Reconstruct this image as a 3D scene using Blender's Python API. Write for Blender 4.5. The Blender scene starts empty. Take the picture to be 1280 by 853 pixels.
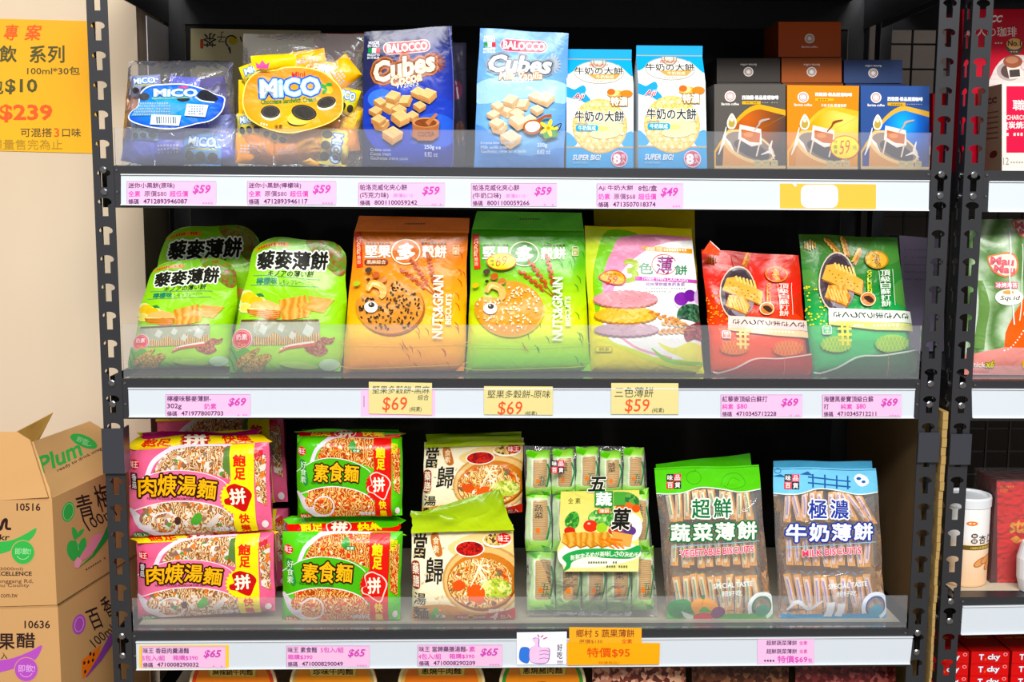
import bpy, math, random
import numpy as np
from mathutils import Vector, Matrix
from mathutils.geometry import tessellate_polygon
random.seed(7)
SC = bpy.context.scene
COL = SC.collection
# ---------------------------------------------------------------- camera
F = 1425.8
CAM = Vector((-.0559, -1.6101, -.0266))
yaw, pit, rol = .0234, .1263, .0048
fw = Vector((math.sin(yaw)*math.cos(pit), math.cos(yaw)*math.cos(pit), -math.sin(pit)))
r0 = Vector((math.cos(yaw), -math.sin(yaw), 0)); u0 = r0.cross(fw)
rt = r0*math.cos(rol)+u0*math.sin(rol); up = -r0*math.sin(rol)+u0*math.cos(rol)
cd = bpy.data.cameras.new('camera'); cam = bpy.data.objects.new('camera', cd); COL.objects.link(cam)
cam.matrix_world = Matrix.Translation(CAM) @ Matrix((rt, up, -fw)).transposed().to_4x4()
cd.sensor_width = 36; cd.lens = 36*F/1280; cd.clip_start = .05
SC.camera = cam
# ---------------------------------------------------------------- world, lights, exposure
w = bpy.data.worlds.new('world'); SC.world = w; w.use_nodes = True
w.node_tree.nodes['Background'].inputs[0].default_value = (.97, .98, 1, 1)
w.node_tree.nodes['Background'].inputs[1].default_value = .42
def area(name, loc, rot, sx, sy, power, col=(1, .985, .96)):
    l = bpy.data.lights.new(name, 'AREA'); l.shape = 'RECTANGLE'; l.size = sx; l.size_y = sy
    l.energy = power; l.color = col
    o = bpy.data.objects.new(name, l); COL.objects.link(o); o.location = loc; o.rotation_euler = rot
area('ceiling_light_near', (0, -1.45, 1.55), (math.radians(22), 0, 0), 2.4, .5, 25)
area('ceiling_light_middle', (.3, -3.2, 2.2), (math.radians(50), 0, 0), 3.0, .6, 120)
area('ceiling_light_far', (-.2, -4.9, 2.9), (math.radians(57), 0, 0), 4.0, .7, 260)
SC.view_settings.view_transform = 'Standard'; SC.view_settings.look = 'None'
SC.view_settings.gamma = 1; SC.view_settings.exposure = -.36
SC.cycles.transparent_max_bounces = 24; SC.cycles.max_bounces = 10
# ---------------------------------------------------------------- helpers
def lin(c):
    c = c.lstrip('#'); v = [int(c[i:i+2], 16)/255 for i in (0, 2, 4)]
    v = [x/12.92 if x <= .04045 else ((x+.055)/1.055)**2.4 for x in v]; g = sum(v)/3
    return tuple(min(1, max(.001, g+(x-g)*1.12)) for x in v)+(1,)
KIND = {'film': (.26, .16, .35), 'card': (.42, .1, .03), 'paper': (.7, 0, .02), 'metal': (.42, .1, .02), 'plastic': (.35, .1, 0),
        'kraft': (.85, 0, .08), 'cloth': (.9, 0, .1), 'soft': (.32, .12, .14)}
_mc = {}
def newmat(name):
    m = bpy.data.materials.new(name); m.use_nodes = True
    nt = m.node_tree; return m, nt, nt.nodes['Principled BSDF']
def bump(nt, bs, kind, amt=None):
    a = KIND[kind][2] if amt is None else amt
    if a <= 0: return
    tc = nt.nodes.new('ShaderNodeTexCoord'); nz = nt.nodes.new('ShaderNodeTexNoise'); b = nt.nodes.new('ShaderNodeBump')
    nz.inputs['Scale'].default_value = {'film': 38, 'soft': 30, 'kraft': 300}.get(kind, 200); nz.inputs['Detail'].default_value = 2.5
    nz.inputs['Distortion'].default_value = .6
    b.inputs['Strength'].default_value = a; b.inputs['Distance'].default_value = .008 if kind in ('film', 'soft') else .001
    nt.links.new(tc.outputs['Object'], nz.inputs['Vector']); nt.links.new(nz.outputs[0], b.inputs['Height'])
    nt.links.new(b.outputs[0], bs.inputs['Normal'])
def finish(bs, kind):
    r, coat, _ = KIND[kind]
    bs.inputs['Roughness'].default_value = r; bs.inputs['Coat Weight'].default_value = coat; bs.inputs['Coat Roughness'].default_value = .08
    if kind in ('film', 'soft', 'card'): bs.inputs['Specular IOR Level'].default_value = .2
    if kind == 'kraft': bs.inputs['Specular IOR Level'].default_value = .15
def M(c, kind='film'):
    if not isinstance(c, str): return c
    k = (c, kind)
    if k not in _mc:
        m, nt, bs = newmat(kind+'_'+c.strip('#')); bs.inputs['Base Color'].default_value = lin(c)
        finish(bs, kind); bump(nt, bs, kind); _mc[k] = m
        if kind == 'film' and sum(lin(c)[:3]) < .12: bs.inputs['Coat Weight'].default_value = .03; bs.inputs['Specular IOR Level'].default_value = .06; bs.inputs['Roughness'].default_value = .5
    return _mc[k]
def ramp(nt, stops, const=False):
    r = nt.nodes.new('ShaderNodeValToRGB'); cr = r.color_ramp
    if const: cr.interpolation = 'CONSTANT'
    while len(cr.elements) < len(stops): cr.elements.new(.5)
    for e, (p, c) in zip(cr.elements, stops): e.position = p; e.color = lin(c)
    return r
def G(name, stops, kind='film', mode='t', ctr=(.5, .5), rad=.5):      # printed colour gradient over the pack's own UV
    m, nt, bs = newmat(name); uv = nt.nodes.new('ShaderNodeUVMap'); r = ramp(nt, stops)
    if mode in 'ts':
        sp = nt.nodes.new('ShaderNodeSeparateXYZ'); nt.links.new(uv.outputs[0], sp.inputs[0])
        nt.links.new(sp.outputs[0 if mode == 's' else 1], r.inputs[0])
    else:
        mp = nt.nodes.new('ShaderNodeMapping'); mp.vector_type = 'POINT'
        mp.inputs['Location'].default_value = (-ctr[0]/rad, -ctr[1]/rad, 0); mp.inputs['Scale'].default_value = (1/rad, 1/rad, 1)
        g = nt.nodes.new('ShaderNodeVectorMath'); g.operation = 'LENGTH'
        nt.links.new(uv.outputs[0], mp.inputs[0]); nt.links.new(mp.outputs[0], g.inputs[0]); nt.links.new(g.outputs['Value'], r.inputs[0])
    nt.links.new(r.outputs[0], bs.inputs['Base Color']); finish(bs, kind); bump(nt, bs, kind); return m
def VOR(name, scale, stops, kind='film', stretch=(1, 1, 1)):          # photo-print mosaic: beans, sesame, meat, leaves
    m, nt, bs = newmat(name); tc = nt.nodes.new('ShaderNodeTexCoord'); v = nt.nodes.new('ShaderNodeTexVoronoi')
    mp = nt.nodes.new('ShaderNodeMapping'); mp.inputs['Scale'].default_value = stretch
    nz = nt.nodes.new('ShaderNodeTexNoise'); nz.inputs['Scale'].default_value = scale*.8; mx = nt.nodes.new('ShaderNodeVectorMath'); mx.operation = 'MULTIPLY_ADD'
    mx.inputs[1].default_value = (.7/scale,)*3
    nt.links.new(tc.outputs['Object'], nz.inputs[0]); nt.links.new(nz.outputs['Color'], mx.inputs[0]); nt.links.new(tc.outputs['Object'], mx.inputs[2])
    nt.links.new(mx.outputs[0], mp.inputs[0]); nt.links.new(mp.outputs[0], v.inputs['Vector']); v.inputs['Scale'].default_value = scale
    r = ramp(nt, stops, True); sp = nt.nodes.new('ShaderNodeSeparateColor'); nt.links.new(v.outputs['Color'], sp.inputs[0]); nt.links.new(sp.outputs[0], r.inputs[0])
    nt.links.new(r.outputs[0], bs.inputs['Base Color']); finish(bs, kind); bump(nt, bs, kind); return m
def WAVE(name, scale, stops, dist=10, kind='film', rot=0, det=2, extra=None, prof='SIN'):
    m, nt, bs = newmat(name); tc = nt.nodes.new('ShaderNodeTexCoord'); wv = nt.nodes.new('ShaderNodeTexWave'); wv.wave_profile = prof
    mp = nt.nodes.new('ShaderNodeMapping'); mp.inputs['Rotation'].default_value = (0, math.radians(rot), 0)
    wv.inputs['Scale'].default_value = scale; wv.inputs['Distortion'].default_value = dist; wv.inputs['Detail'].default_value = det; wv.inputs['Detail Scale'].default_value = 1.3
    nt.links.new(tc.outputs['Object'], mp.inputs[0]); nt.links.new(mp.outputs[0], wv.inputs['Vector'])
    r = ramp(nt, stops); nt.links.new(wv.outputs[1], r.inputs[0]); out = r.outputs[0]
    if extra:
        sc2, thr, cols = extra
        nz = nt.nodes.new('ShaderNodeTexNoise'); nz.inputs['Scale'].default_value = sc2; nz.inputs['Detail'].default_value = 1
        nt.links.new(tc.outputs['Object'], nz.inputs[0])
        r2 = ramp(nt, [(0, '#000000'), (thr, '#ffffff')], True); nt.links.new(nz.outputs[0], r2.inputs[0])
        v = nt.nodes.new('ShaderNodeTexVoronoi'); v.inputs['Scale'].default_value = sc2*1.6; nt.links.new(tc.outputs['Object'], v.inputs['Vector'])
        r3 = ramp(nt, cols, True); sp = nt.nodes.new('ShaderNodeSeparateColor'); nt.links.new(v.outputs['Color'], sp.inputs[0]); nt.links.new(sp.outputs[0], r3.inputs[0])
        mx = nt.nodes.new('ShaderNodeMix'); mx.data_type = 'RGBA'
        nt.links.new(r2.outputs[0], mx.inputs[0]); nt.links.new(out, mx.inputs[6]); nt.links.new(r3.outputs[0], mx.inputs[7]); out = mx.outputs[2]
    nt.links.new(out, bs.inputs['Base Color']); finish(bs, kind); bump(nt, bs, kind); return m
def CLEAR(name, tint=(1, 1, 1), haze=.03, rough=.06, bs=.6, scale=40, ior=1.45, hcol=(1, 1, 1)):
    m, nt, p = newmat(name); nt.nodes.remove(p); out = nt.nodes['Material Output']
    t = nt.nodes.new('ShaderNodeBsdfTransparent'); t.inputs[0].default_value = (*tint, 1)
    d = nt.nodes.new('ShaderNodeBsdfDiffuse'); d.inputs[0].default_value = (*hcol, 1)
    g = nt.nodes.new('ShaderNodeBsdfGlossy'); g.inputs['Roughness'].default_value = rough
    f = nt.nodes.new('ShaderNodeFresnel'); f.inputs[0].default_value = ior
    m1 = nt.nodes.new('ShaderNodeMixShader'); m1.inputs[0].default_value = haze; m2 = nt.nodes.new('ShaderNodeMixShader')
    nt.links.new(t.outputs[0], m1.inputs[1]); nt.links.new(d.outputs[0], m1.inputs[2]); nt.links.new(m1.outputs[0], m2.inputs[1]); nt.links.new(g.outputs[0], m2.inputs[2])
    nt.links.new(f.outputs[0], m2.inputs[0]); nt.links.new(m2.outputs[0], out.inputs[0])
    if bs:
        tc = nt.nodes.new('ShaderNodeTexCoord'); nz = nt.nodes.new('ShaderNodeTexNoise'); b = nt.nodes.new('ShaderNodeBump')
        nz.inputs['Scale'].default_value = scale; nz.inputs['Detail'].default_value = 3; nz.inputs['Distortion'].default_value = 1.2
        b.inputs['Strength'].default_value = bs; b.inputs['Distance'].default_value = .01
        nt.links.new(tc.outputs['Object'], nz.inputs[0]); nt.links.new(nz.outputs[0], b.inputs['Height'])
        nt.links.new(b.outputs[0], g.inputs['Normal']); nt.links.new(b.outputs[0], f.inputs['Normal'])
    return m
def empty(name, loc, label=None, cat=None, group=None):
    o = bpy.data.objects.new(name, None); COL.objects.link(o); o.location = loc; o.empty_display_size = .02; tag(o, label, cat, group); return o
def tag(o, label=None, cat=None, group=None, kind=None):
    for k, v in (('label', label), ('category', cat), ('group', group), ('kind', kind)):
        if v: o[k] = v
    return o
def mesh(name, verts, faces, mats, parent=None, midx=None, smooth=False, uv=None, origin=None):
    me = bpy.data.meshes.new(name); ox = parent_loc(parent) if parent else Vector(origin or (0, 0, 0))
    me.from_pydata([(v[0]-ox[0], v[1]-ox[1], v[2]-ox[2]) for v in verts], [], faces)
    for m in (mats if isinstance(mats, list) else [mats]): me.materials.append(m)
    if midx is not None: me.polygons.foreach_set('material_index', midx)
    if smooth: me.polygons.foreach_set('use_smooth', [True]*len(me.polygons))
    if uv is not None:
        l = me.uv_layers.new(name='UVMap'); vi = np.zeros(len(me.loops), int); me.loops.foreach_get('vertex_index', vi)
        l.data.foreach_set('uv', np.asarray(uv, dtype=float)[vi].ravel())
    o = bpy.data.objects.new(name, me); COL.objects.link(o)
    if parent: o.parent = parent
    elif origin: o.location = origin
    return o
def parent_loc(p):
    v = Vector((0, 0, 0))
    while p is not None: v = v+p.location; p = p.parent
    return v
class MB:                                                           # collects shapes into one mesh
    def __init__(s): s.v = []; s.f = []
    def box(s, x0, x1, y0, y1, z0, z1):
        n = len(s.v); s.v += [(x, y, z) for z in (z0, z1) for y in (y0, y1) for x in (x0, x1)]
        s.f += [tuple(n+i for i in q) for q in ((0, 2, 3, 1), (4, 5, 7, 6), (0, 1, 5, 4), (2, 6, 7, 3), (0, 4, 6, 2), (1, 3, 7, 5))]; return s
    def hexa(s, pts):                                               # 4 bottom + 4 top, both counter-clockwise from above
        n = len(s.v); s.v += [tuple(p) for p in pts]
        s.f += [tuple(n+i for i in q) for q in ((3, 2, 1, 0), (4, 5, 6, 7), (0, 1, 5, 4), (1, 2, 6, 5), (2, 3, 7, 6), (3, 0, 4, 7))]; return s
    def lathe(s, c, prof, n=24, axis='z'):
        b = len(s.v)
        for r, h in prof:
            for i in range(n):
                a = 2*math.pi*i/n; p = (r*math.cos(a), r*math.sin(a), h) if axis == 'z' else (r*math.cos(a), -h, r*math.sin(a))
                s.v.append((c[0]+p[0], c[1]+p[1], c[2]+p[2]))
        for k in range(len(prof)-1):
            for i in range(n): j = (i+1) % n; s.f.append((b+k*n+i, b+k*n+j, b+(k+1)*n+j, b+(k+1)*n+i))
        s.f.append(tuple(b+i for i in reversed(range(n)))); s.f.append(tuple(b+(len(prof)-1)*n+i for i in range(n))); return s
    def build(s, name, mat, parent=None, smooth=False, origin=None): return mesh(name, s.v, s.f, mat, parent, smooth=smooth, origin=origin)
def ray(px, py): return fw*F+rt*(px-640)-up*(py-426.5)
def at(px, py, Y): d = ray(px, py); return CAM+d*((Y-CAM.y)/d.y)
def pix(P):
    d = Vector(P)-CAM; z = d.dot(fw); return (640+F*d.dot(rt)/z, 426.5-F*d.dot(up)/z)
def yat(px, py, z): d = ray(px, py); return (CAM+d*((z-CAM.z)/d.z)).y
def invbil(q, P):                                                   # q = TL TR BR BL ; P (n,2) -> s,t
    TL, TR, BR, BL = [np.array(a, float) for a in q]; P = np.asarray(P, float); st = np.full((len(P), 2), .5)
    for _ in range(8):
        s, t = st[:, :1], st[:, 1:]
        f = (1-s)*(1-t)*BL+s*(1-t)*BR+s*t*TR+(1-s)*t*TL-P
        ds = (1-t)*(BR-BL)+t*(TR-TL); dt = (1-s)*(TL-BL)+s*(TR-BR)
        det = ds[:, 0]*dt[:, 1]-ds[:, 1]*dt[:, 0]
        st[:, 0] -= (f[:, 0]*dt[:, 1]-f[:, 1]*dt[:, 0])/det; st[:, 1] -= (ds[:, 0]*f[:, 1]-ds[:, 1]*f[:, 0])/det
    return st
_gc = {}
def glyphs(s, bold, shear):
    k = (s, bold, shear)
    if k not in _gc:
        c = bpy.data.curves.new('t', 'FONT'); c.body = s; c.resolution_u = 2; c.offset = bold; c.shear = shear
        o = bpy.data.objects.new('t', c); m = o.to_mesh(); m.calc_loop_triangles()
        V = np.zeros(len(m.vertices)*3); m.vertices.foreach_get('co', V); V = V.reshape(-1, 3)[:, :2]
        T = np.zeros(len(m.loop_triangles)*3, int); m.loop_triangles.foreach_get('vertices', T)
        _gc[k] = (V[T].reshape(-1, 3, 2), V.min(0) if len(V) else None, V.max(0) if len(V) else None)
        o.to_mesh_clear(); bpy.data.objects.remove(o); bpy.data.curves.remove(c)
    return _gc[k]
def edge(x, p): return np.clip(1-np.abs(2*x-1)**p, 0, 1)**.6
def prof_fn(name):
    return {'pillow': lambda s, t: edge(s, 2.6)*edge(t, 3.2),
            'gusset': lambda s, t: edge(s, 7)*np.clip(t*14, 0, 1)**.5*np.clip((1-t)*1.35, 0, 1)**.8,
            'block': lambda s, t: edge(s, 12)*edge(t, 10),
            'pouch': lambda s, t: edge(s, 5)*np.clip(t*9, 0, 1)**.5*np.clip((1-t)*2.2, 0, 1)**.7,
            'flat': lambda s, t: s*0}[name]
PANELS = []
class Panel:
    def __init__(p, quad, Y, lean=0, yaw=0, n=(12, 16), T=.012, Tb=None, prof='pillow', wr=.0012, mat='#ffffff', kind='film', ref=None,
                 parent=None, name='pouch', dz=0, zb=None, corners=None, seed=None, matb=None, back=True, floor=None, cut=0, wob=.004):
        p.kind = kind; p.ref = ref or ([pix(c) for c in corners] if corners else quad); p.art = {}; p.k = 0; p.n = n; p.parent = parent; p.Y = Y; p.quad = quad; p.lean = lean; p.yaw = yaw
        ln, yw = math.radians(lean), math.radians(yaw)
        N = Vector((math.sin(yw)*math.cos(ln), -math.cos(yw)*math.cos(ln), math.sin(ln)))
        if corners: C = [Vector(c) for c in corners]; N = ((C[1]-C[0]).cross(C[0]-C[3])).normalized()
        else:
            P0 = at((quad[2][0]+quad[3][0])/2, (quad[2][1]+quad[3][1])/2, Y)
            C = []
            for q in quad: d = ray(*q); C.append(CAM+d*((P0-CAM).dot(N)/d.dot(N)))
        if zb is not None: dz = zb+.0006-min(C[2].z, C[3].z)
        p.dz = dz; C = [c+Vector((0, 0, dz)) for c in C]; p.C = C; p.N = N
        nu, nv = n; s = np.linspace(0, 1, nu+1)[:, None, None]; t = np.linspace(0, 1, nv+1)[None, :, None]
        TL, TR, BR, BL = [np.array(c) for c in C]
        B = (1-s)*(1-t)*BL+s*(1-t)*BR+s*t*TR+(1-s)*t*TL
        S = s[:, :, 0]+t[:, :, 0]*0; Tt = t[:, :, 0]+s[:, :, 0]*0; fn = prof_fn(prof); e = fn(S, Tt)
        rs = np.random.RandomState(seed if seed is not None else int(abs(quad[0][0]*7+quad[0][1]*13)) % 9999)
        wv = sum(a*np.sin(rs.uniform(5, 16)*(S*math.cos(th)+Tt*1.4*math.sin(th))+rs.uniform(0, 6)) for a, th in [(rs.uniform(.4, 1), rs.uniform(0, 3.14)) for _ in range(6)])/2.2
        env = np.clip(np.minimum(e*3+.25, 1), 0, 1) if prof != 'flat' else 1
        h = T*e+wr*wv*env
        if prof != 'flat' and (cut or wob):
            U_, V_ = (BR-BL), (TL-BL); ph = rs.uniform(0, 6, 3); e1 = (2*S-1)
            B = B-(cut*Tt**5*np.abs(e1)**4)[:, :, None]*V_+(wob*e1*np.abs(e1)*(np.sin(7*Tt+ph[0])+.6*np.sin(17*Tt+ph[1])))[:, :, None]*U_+(wob*.8*Tt**3*np.sin(9*S+ph[2]))[:, :, None]*V_-(cut*.35*e1*Tt**6*np.abs(e1))[:, :, None]*U_
        Nn = np.array(N); p.P = B+h[:, :, None]*Nn; Tb = T if Tb is None else Tb
        p.Pb = B-(Tb*(e if prof != 'flat' else 1)+.0003+(0 if prof == 'flat' else wr*.2))[:, :, None]*Nn if prof != 'flat' else B-(Tb+.0002)*Nn
        p.Pb[:, :, 2] = np.maximum(p.Pb[:, :, 2], min(BL[2], BR[2])); p.P[:, :, 2] = np.maximum(p.P[:, :, 2], min(BL[2], BR[2]))
        du = np.gradient(p.P, axis=0); dv = np.gradient(p.P, axis=1); nn = np.cross(du, dv); p.nrm = nn/np.linalg.norm(nn, axis=2, keepdims=True)
        p.zf = min(BL[2], BR[2]) if floor is None else floor
        if floor is not None: p.Pb[:, :, 2] = np.maximum(p.Pb[:, :, 2], floor+.0003); p.P[:, :, 2] = np.maximum(p.P[:, :, 2], floor+.0003)
        p.name = name; p.mat = mat; p.matb = matb; p.smooth = prof != 'flat' or wr > 0; p.back = back
        PANELS.append(p)
    def root(p, name, label, cat, group=None):
        b = (p.C[2]+p.C[3])/2; z = min(p.P[:, :, 2].min(), p.Pb[:, :, 2].min()); o = empty(name, (b.x, b.y, z), label, cat, group); p.parent = o; return p
    def sub(p, name, quad, dY=0, **k):
        k.setdefault('lean', p.lean); k.setdefault('yaw', p.yaw); k.setdefault('kind', p.kind); k.setdefault('floor', p.zf)
        return Panel(quad, p.Y+dY, parent=p.parent, name=name, dz=p.dz, **k)
    def rim(p):
        nu, nv = p.n
        return [(i, 0) for i in range(nu)]+[(nu, j) for j in range(nv)]+[(i, nv) for i in range(nu, 0, -1)]+[(0, j) for j in range(nv, 0, -1)]
    def body(p):
        nu, nv = p.n; m = nv+1; idx = lambda i, j: i*m+j; K = (nu+1)*m
        V = list(map(tuple, p.P.reshape(-1, 3))); fs = []
        uv = [(i/nu, j/nv) for i in range(nu+1) for j in range(nv+1)]
        for i in range(nu):
            for j in range(nv):
                a, b, c, d = idx(i, j), idx(i+1, j), idx(i+1, j+1), idx(i, j+1); fs += [(a, b, c), (a, c, d)]
        nf = len(fs)
        if p.back:
            V += list(map(tuple, p.Pb.reshape(-1, 3))); uv = uv+uv
            for i in range(nu):
                for j in range(nv): fs.append((K+idx(i, j), K+idx(i, j+1), K+idx(i+1, j+1), K+idx(i+1, j)))
            R = [idx(*a) for a in p.rim()]
            for a, b in zip(R, R[1:]+R[:1]): fs.append((a, K+a, K+b, b))
        mats = [M(p.mat, p.kind)]
        if p.matb: mats.append(M(p.matb, p.kind))
        mi = [0]*nf+[1 if p.matb else 0]*(len(fs)-nf)
        o = mesh(p.name, V, fs, mats, p.parent, mi, uv=uv, origin=None if p.parent else tuple((p.C[2]+p.C[3])/2))
        if p.smooth:
            o.data.polygons.foreach_set('use_smooth', [True]*len(fs))
            if p.back: o.data.set_sharp_from_angle(angle=math.radians(50))
        return o
    # --- art in photo pixels of the reference quad
    def add(p, tris, mat, part, layer=None, lz=None):                        # tris (n,3,2) px
        if len(tris) == 0: return
        p.k += 1; k = layer if layer is not None else p.k
        st = invbil(p.ref, tris.reshape(-1, 2)).reshape(-1, 3, 2)
        p.art.setdefault(part, []).append((st, M(mat, p.kind), (np.array(lz)+k).tolist() if lz is not None else [k]*len(st)))
    def poly(p, pts, mat, part='printed_artwork'):
        t = tessellate_polygon([[Vector((a[0], a[1], 0)) for a in pts]]); P = np.array([(a[0], a[1]) for a in pts], float)
        p.add(P[np.array(t)] if t else [], mat, part)
    def rect(p, x0, y0, x1, y1, mat, rot=0, part='printed_artwork'): p.poly(rotp([(x0, y0), (x1, y0), (x1, y1), (x0, y1)], rot), mat, part)
    def rrect(p, x0, y0, x1, y1, r, mat, rot=0, part='printed_artwork'):
        pts = []
        for cx, cy, a0 in ((x1-r, y0+r, -90), (x1-r, y1-r, 0), (x0+r, y1-r, 90), (x0+r, y0+r, 180)):
            pts += [(cx+r*math.cos(math.radians(a0+a)), cy+r*math.sin(math.radians(a0+a))) for a in (0, 30, 60, 90)]
        p.poly(rotp(pts, rot), mat, part)
    def ell(p, cx, cy, rx, ry, mat, rot=0, n=28, part='printed_artwork'):
        p.poly(rotp([(cx+rx*math.cos(2*math.pi*i/n), cy+ry*math.sin(2*math.pi*i/n)) for i in range(n)], rot, (cx, cy)), mat, part)
    def ring(p, cx, cy, rx, ry, w, mat, a0=0, a1=360, rot=0, part='printed_artwork'):
        n = max(6, int(abs(a1-a0)/12)); pts = rotp([(cx+rx*math.cos(math.radians(a0+(a1-a0)*i/n)), cy+ry*math.sin(math.radians(a0+(a1-a0)*i/n))) for i in range(n+1)], rot, (cx, cy))
        p.line(pts, w, mat, part)
    def line(p, pts, wd, mat, part='printed_artwork'):
        P = np.array(pts, float); d = np.gradient(P, axis=0); nr = np.stack([-d[:, 1], d[:, 0]], 1); nr /= np.linalg.norm(nr, axis=1, keepdims=True)+1e-9
        ww = np.interp(np.linspace(0, 1, len(P)), np.linspace(0, 1, len(wd)), wd)[:, None]/2 if isinstance(wd, (list, tuple)) else wd/2
        a, b = P+nr*ww, P-nr*ww
        p.add(np.concatenate([np.stack([a[:-1], b[:-1], b[1:]], 1), np.stack([a[:-1], b[1:], a[1:]], 1)]), mat, part)
    def curve(p, pts, wd, mat, part='printed_artwork', n=5): p.line(catmull(pts, n, False), wd, mat, part)
    def blob(p, pts, mat, part='printed_artwork', n=4): p.poly(catmull(pts, n, True), mat, part)
    def text(p, s, x0, y0, x1, y1, mat, rot=0, bold=.012, out=None, shear=0, part='lettering', fit=True):
        _, lo, hi = glyphs(s, 0, shear)
        if lo is None: return
        for m, b in ([(out[0], bold+out[1])] if out else [])+([(out[2], bold+out[3])] if out and len(out) > 2 else [])+[(mat, bold)]:
            T = glyphs(s, 0, shear)[0]; b *= .8; Z = len(T)*[0.]
            if s.isascii() and b <= .05: T = glyphs(s, round(b, 3), shear)[0]; Z = len(T)*[0.]
            elif b > 0:
                nn = 4 if b < .03 else 8 if b < .08 else 12; T0 = glyphs(s, .03, shear)[0] if s.isascii() else T
                b = b-.03 if s.isascii() else b; L0 = len(T0); T = np.concatenate([T0+np.array([b*math.cos(2*math.pi*(i+.5)/nn), b*math.sin(2*math.pi*(i+.5)/nn)]) for i in range(nn)]+[T0])
                Z = sum([[i*.13]*L0 for i in range(nn+1)], [])
            Q = (T-lo)/(hi-lo)
            Q = np.stack([x0+Q[..., 0]*(x1-x0), y1-Q[..., 1]*(y1-y0)], -1)
            p.add(rotn(Q, rot, ((x0+x1)/2, (y0+y1)/2)), m, part, lz=Z); p.k += int(max(Z, default=0))
    def vtext(p, s, x0, y0, x1, y1, mat, **k):
        h = (y1-y0)/len(s)
        for i, c in enumerate(s): p.text(c, x0, y0+i*h+h*.05, x1, y0+(i+1)*h-h*.05, mat, **k)
    def fake(p, x0, y0, x1, y1, mat, rot=0, n=None, part='lettering'):  # print too small to read
        n = n or max(2, int((x1-x0)/3)); wd = (x1-x0)/n
        for i in range(n):
            if random.random() < .12: continue
            a = x0+i*wd; q = [(a, y0+random.random()*.5), (a+wd*.62, y0), (a+wd*.62, y1), (a, y1-random.random()*.5)]
            p.add(np.array([[rotp(q, rot, ((x0+x1)/2, (y0+y1)/2))[j] for j in t] for t in ((0, 1, 2), (0, 2, 3))]), mat, part)
    def finish(p):
        base = p.body() if p.mat else None
        if p.parent and getattr(p, 'artparent', None): base = p.artparent
        nu, nv = p.n
        for part, items in p.art.items():
            mats = []; T = []; mi = []; ly = []
            for st, m, k in items:
                if m not in mats: mats.append(m)
                T.append(st); mi += [mats.index(m)]*len(st); ly += k
            T = np.concatenate(T)*np.array([nu, nv]); mi = np.array(mi); ly = np.array(ly, float)
            cuts = [((1, 0), k) for k in range(0, nu+1)]+[((0, 1), k) for k in range(0, nv+1)]
            if nu > 1 or nv > 1: cuts += [((1, -1), k) for k in range(-nv+1, nu)]
            for nvec, c in cuts:
                D = T@np.array(nvec, float)-c; E = 1e-5
                strad = (D.min(1) < -E) & (D.max(1) > E)
                if not strad.any(): continue
                A, d = T[strad], D[strad]; keep = ~strad; out = [T[keep]]; om = [mi[keep]]; ol = [ly[keep]]; ms, ls = mi[strad], ly[strad]
                sg = np.where(d > 0, 1, -1); lone = np.argmax(sg*-np.sign(sg.sum(1))[:, None], axis=1)
                ii = np.arange(len(A)); a0, a1, a2 = A[ii, lone], A[ii, (lone+1) % 3], A[ii, (lone+2) % 3]
                d0, d1, d2 = d[ii, lone], d[ii, (lone+1) % 3], d[ii, (lone+2) % 3]
                x = a0+(a1-a0)*(d0/(d0-d1+1e-15))[:, None]; y = a0+(a2-a0)*(d0/(d0-d2+1e-15))[:, None]
                out += [np.stack(q, 1) for q in ((a0, x, y), (x, a1, a2), (x, a2, y))]; om += [ms]*3; ol += [ls]*3
                T = np.concatenate(out); mi = np.concatenate(om); ly = np.concatenate(ol)
            cn = T.mean(1); ar = (T[:, 1, 0]-T[:, 0, 0])*(T[:, 2, 1]-T[:, 0, 1])-(T[:, 1, 1]-T[:, 0, 1])*(T[:, 2, 0]-T[:, 0, 0])
            ok = (cn[:, 0] > 0) & (cn[:, 0] < nu) & (cn[:, 1] > 0) & (cn[:, 1] < nv) & (np.abs(ar) > 1e-9)
            T, mi, ly, ar, cn = T[ok], mi[ok], ly[ok], ar[ok], cn[ok]
            if not len(T): continue
            fl = ar < 0; T[fl] = T[fl][:, ::-1]
            c = np.clip(np.floor(cn).astype(int), 0, [nu-1, nv-1]); fa = T-c[:, None, :]
            I, J = c[:, 0], c[:, 1]; upt = (cn[:, 0]-I) >= (cn[:, 1]-J)
            def ev(Gd):
                g00, g10, g11, g01 = [g[:, None, :] for g in (Gd[I, J], Gd[I+1, J], Gd[I+1, J+1], Gd[I, J+1])]
                a, b = fa[..., :1], fa[..., 1:]
                return np.where(upt[:, None, None], g00+(g10-g00)*a+(g11-g10)*b, g00+(g01-g00)*b+(g11-g01)*a)
            nr = ev(p.nrm); nr /= np.linalg.norm(nr, axis=2, keepdims=True)
            P = ev(p.P)+nr*(.00018+.00003*ly)[:, None, None]
            V = P.reshape(-1, 3); fs = np.arange(len(V)).reshape(-1, 3)
            par = base if (p.parent is None or getattr(p, 'nest', False)) else p.parent
            o = mesh(part, V, fs.tolist(), mats, par, mi.tolist(), uv=T.reshape(-1, 2)/np.array([nu, nv]))
            if p.smooth:
                o.data.polygons.foreach_set('use_smooth', [True]*len(fs)); o.data.normals_split_custom_set(nr.reshape(-1, 3).tolist())
        return base
def rotn(Q, deg, c):
    if not deg: return Q
    a = math.radians(-deg); R = np.array([[math.cos(a), -math.sin(a)], [math.sin(a), math.cos(a)]]); return (Q-np.array(c))@R.T+np.array(c)
def rotp(pts, deg, c=None):
    if not deg: return pts
    P = np.array(pts, float); return [tuple(x) for x in rotn(P, deg, c if c is not None else P.mean(0))]
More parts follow.
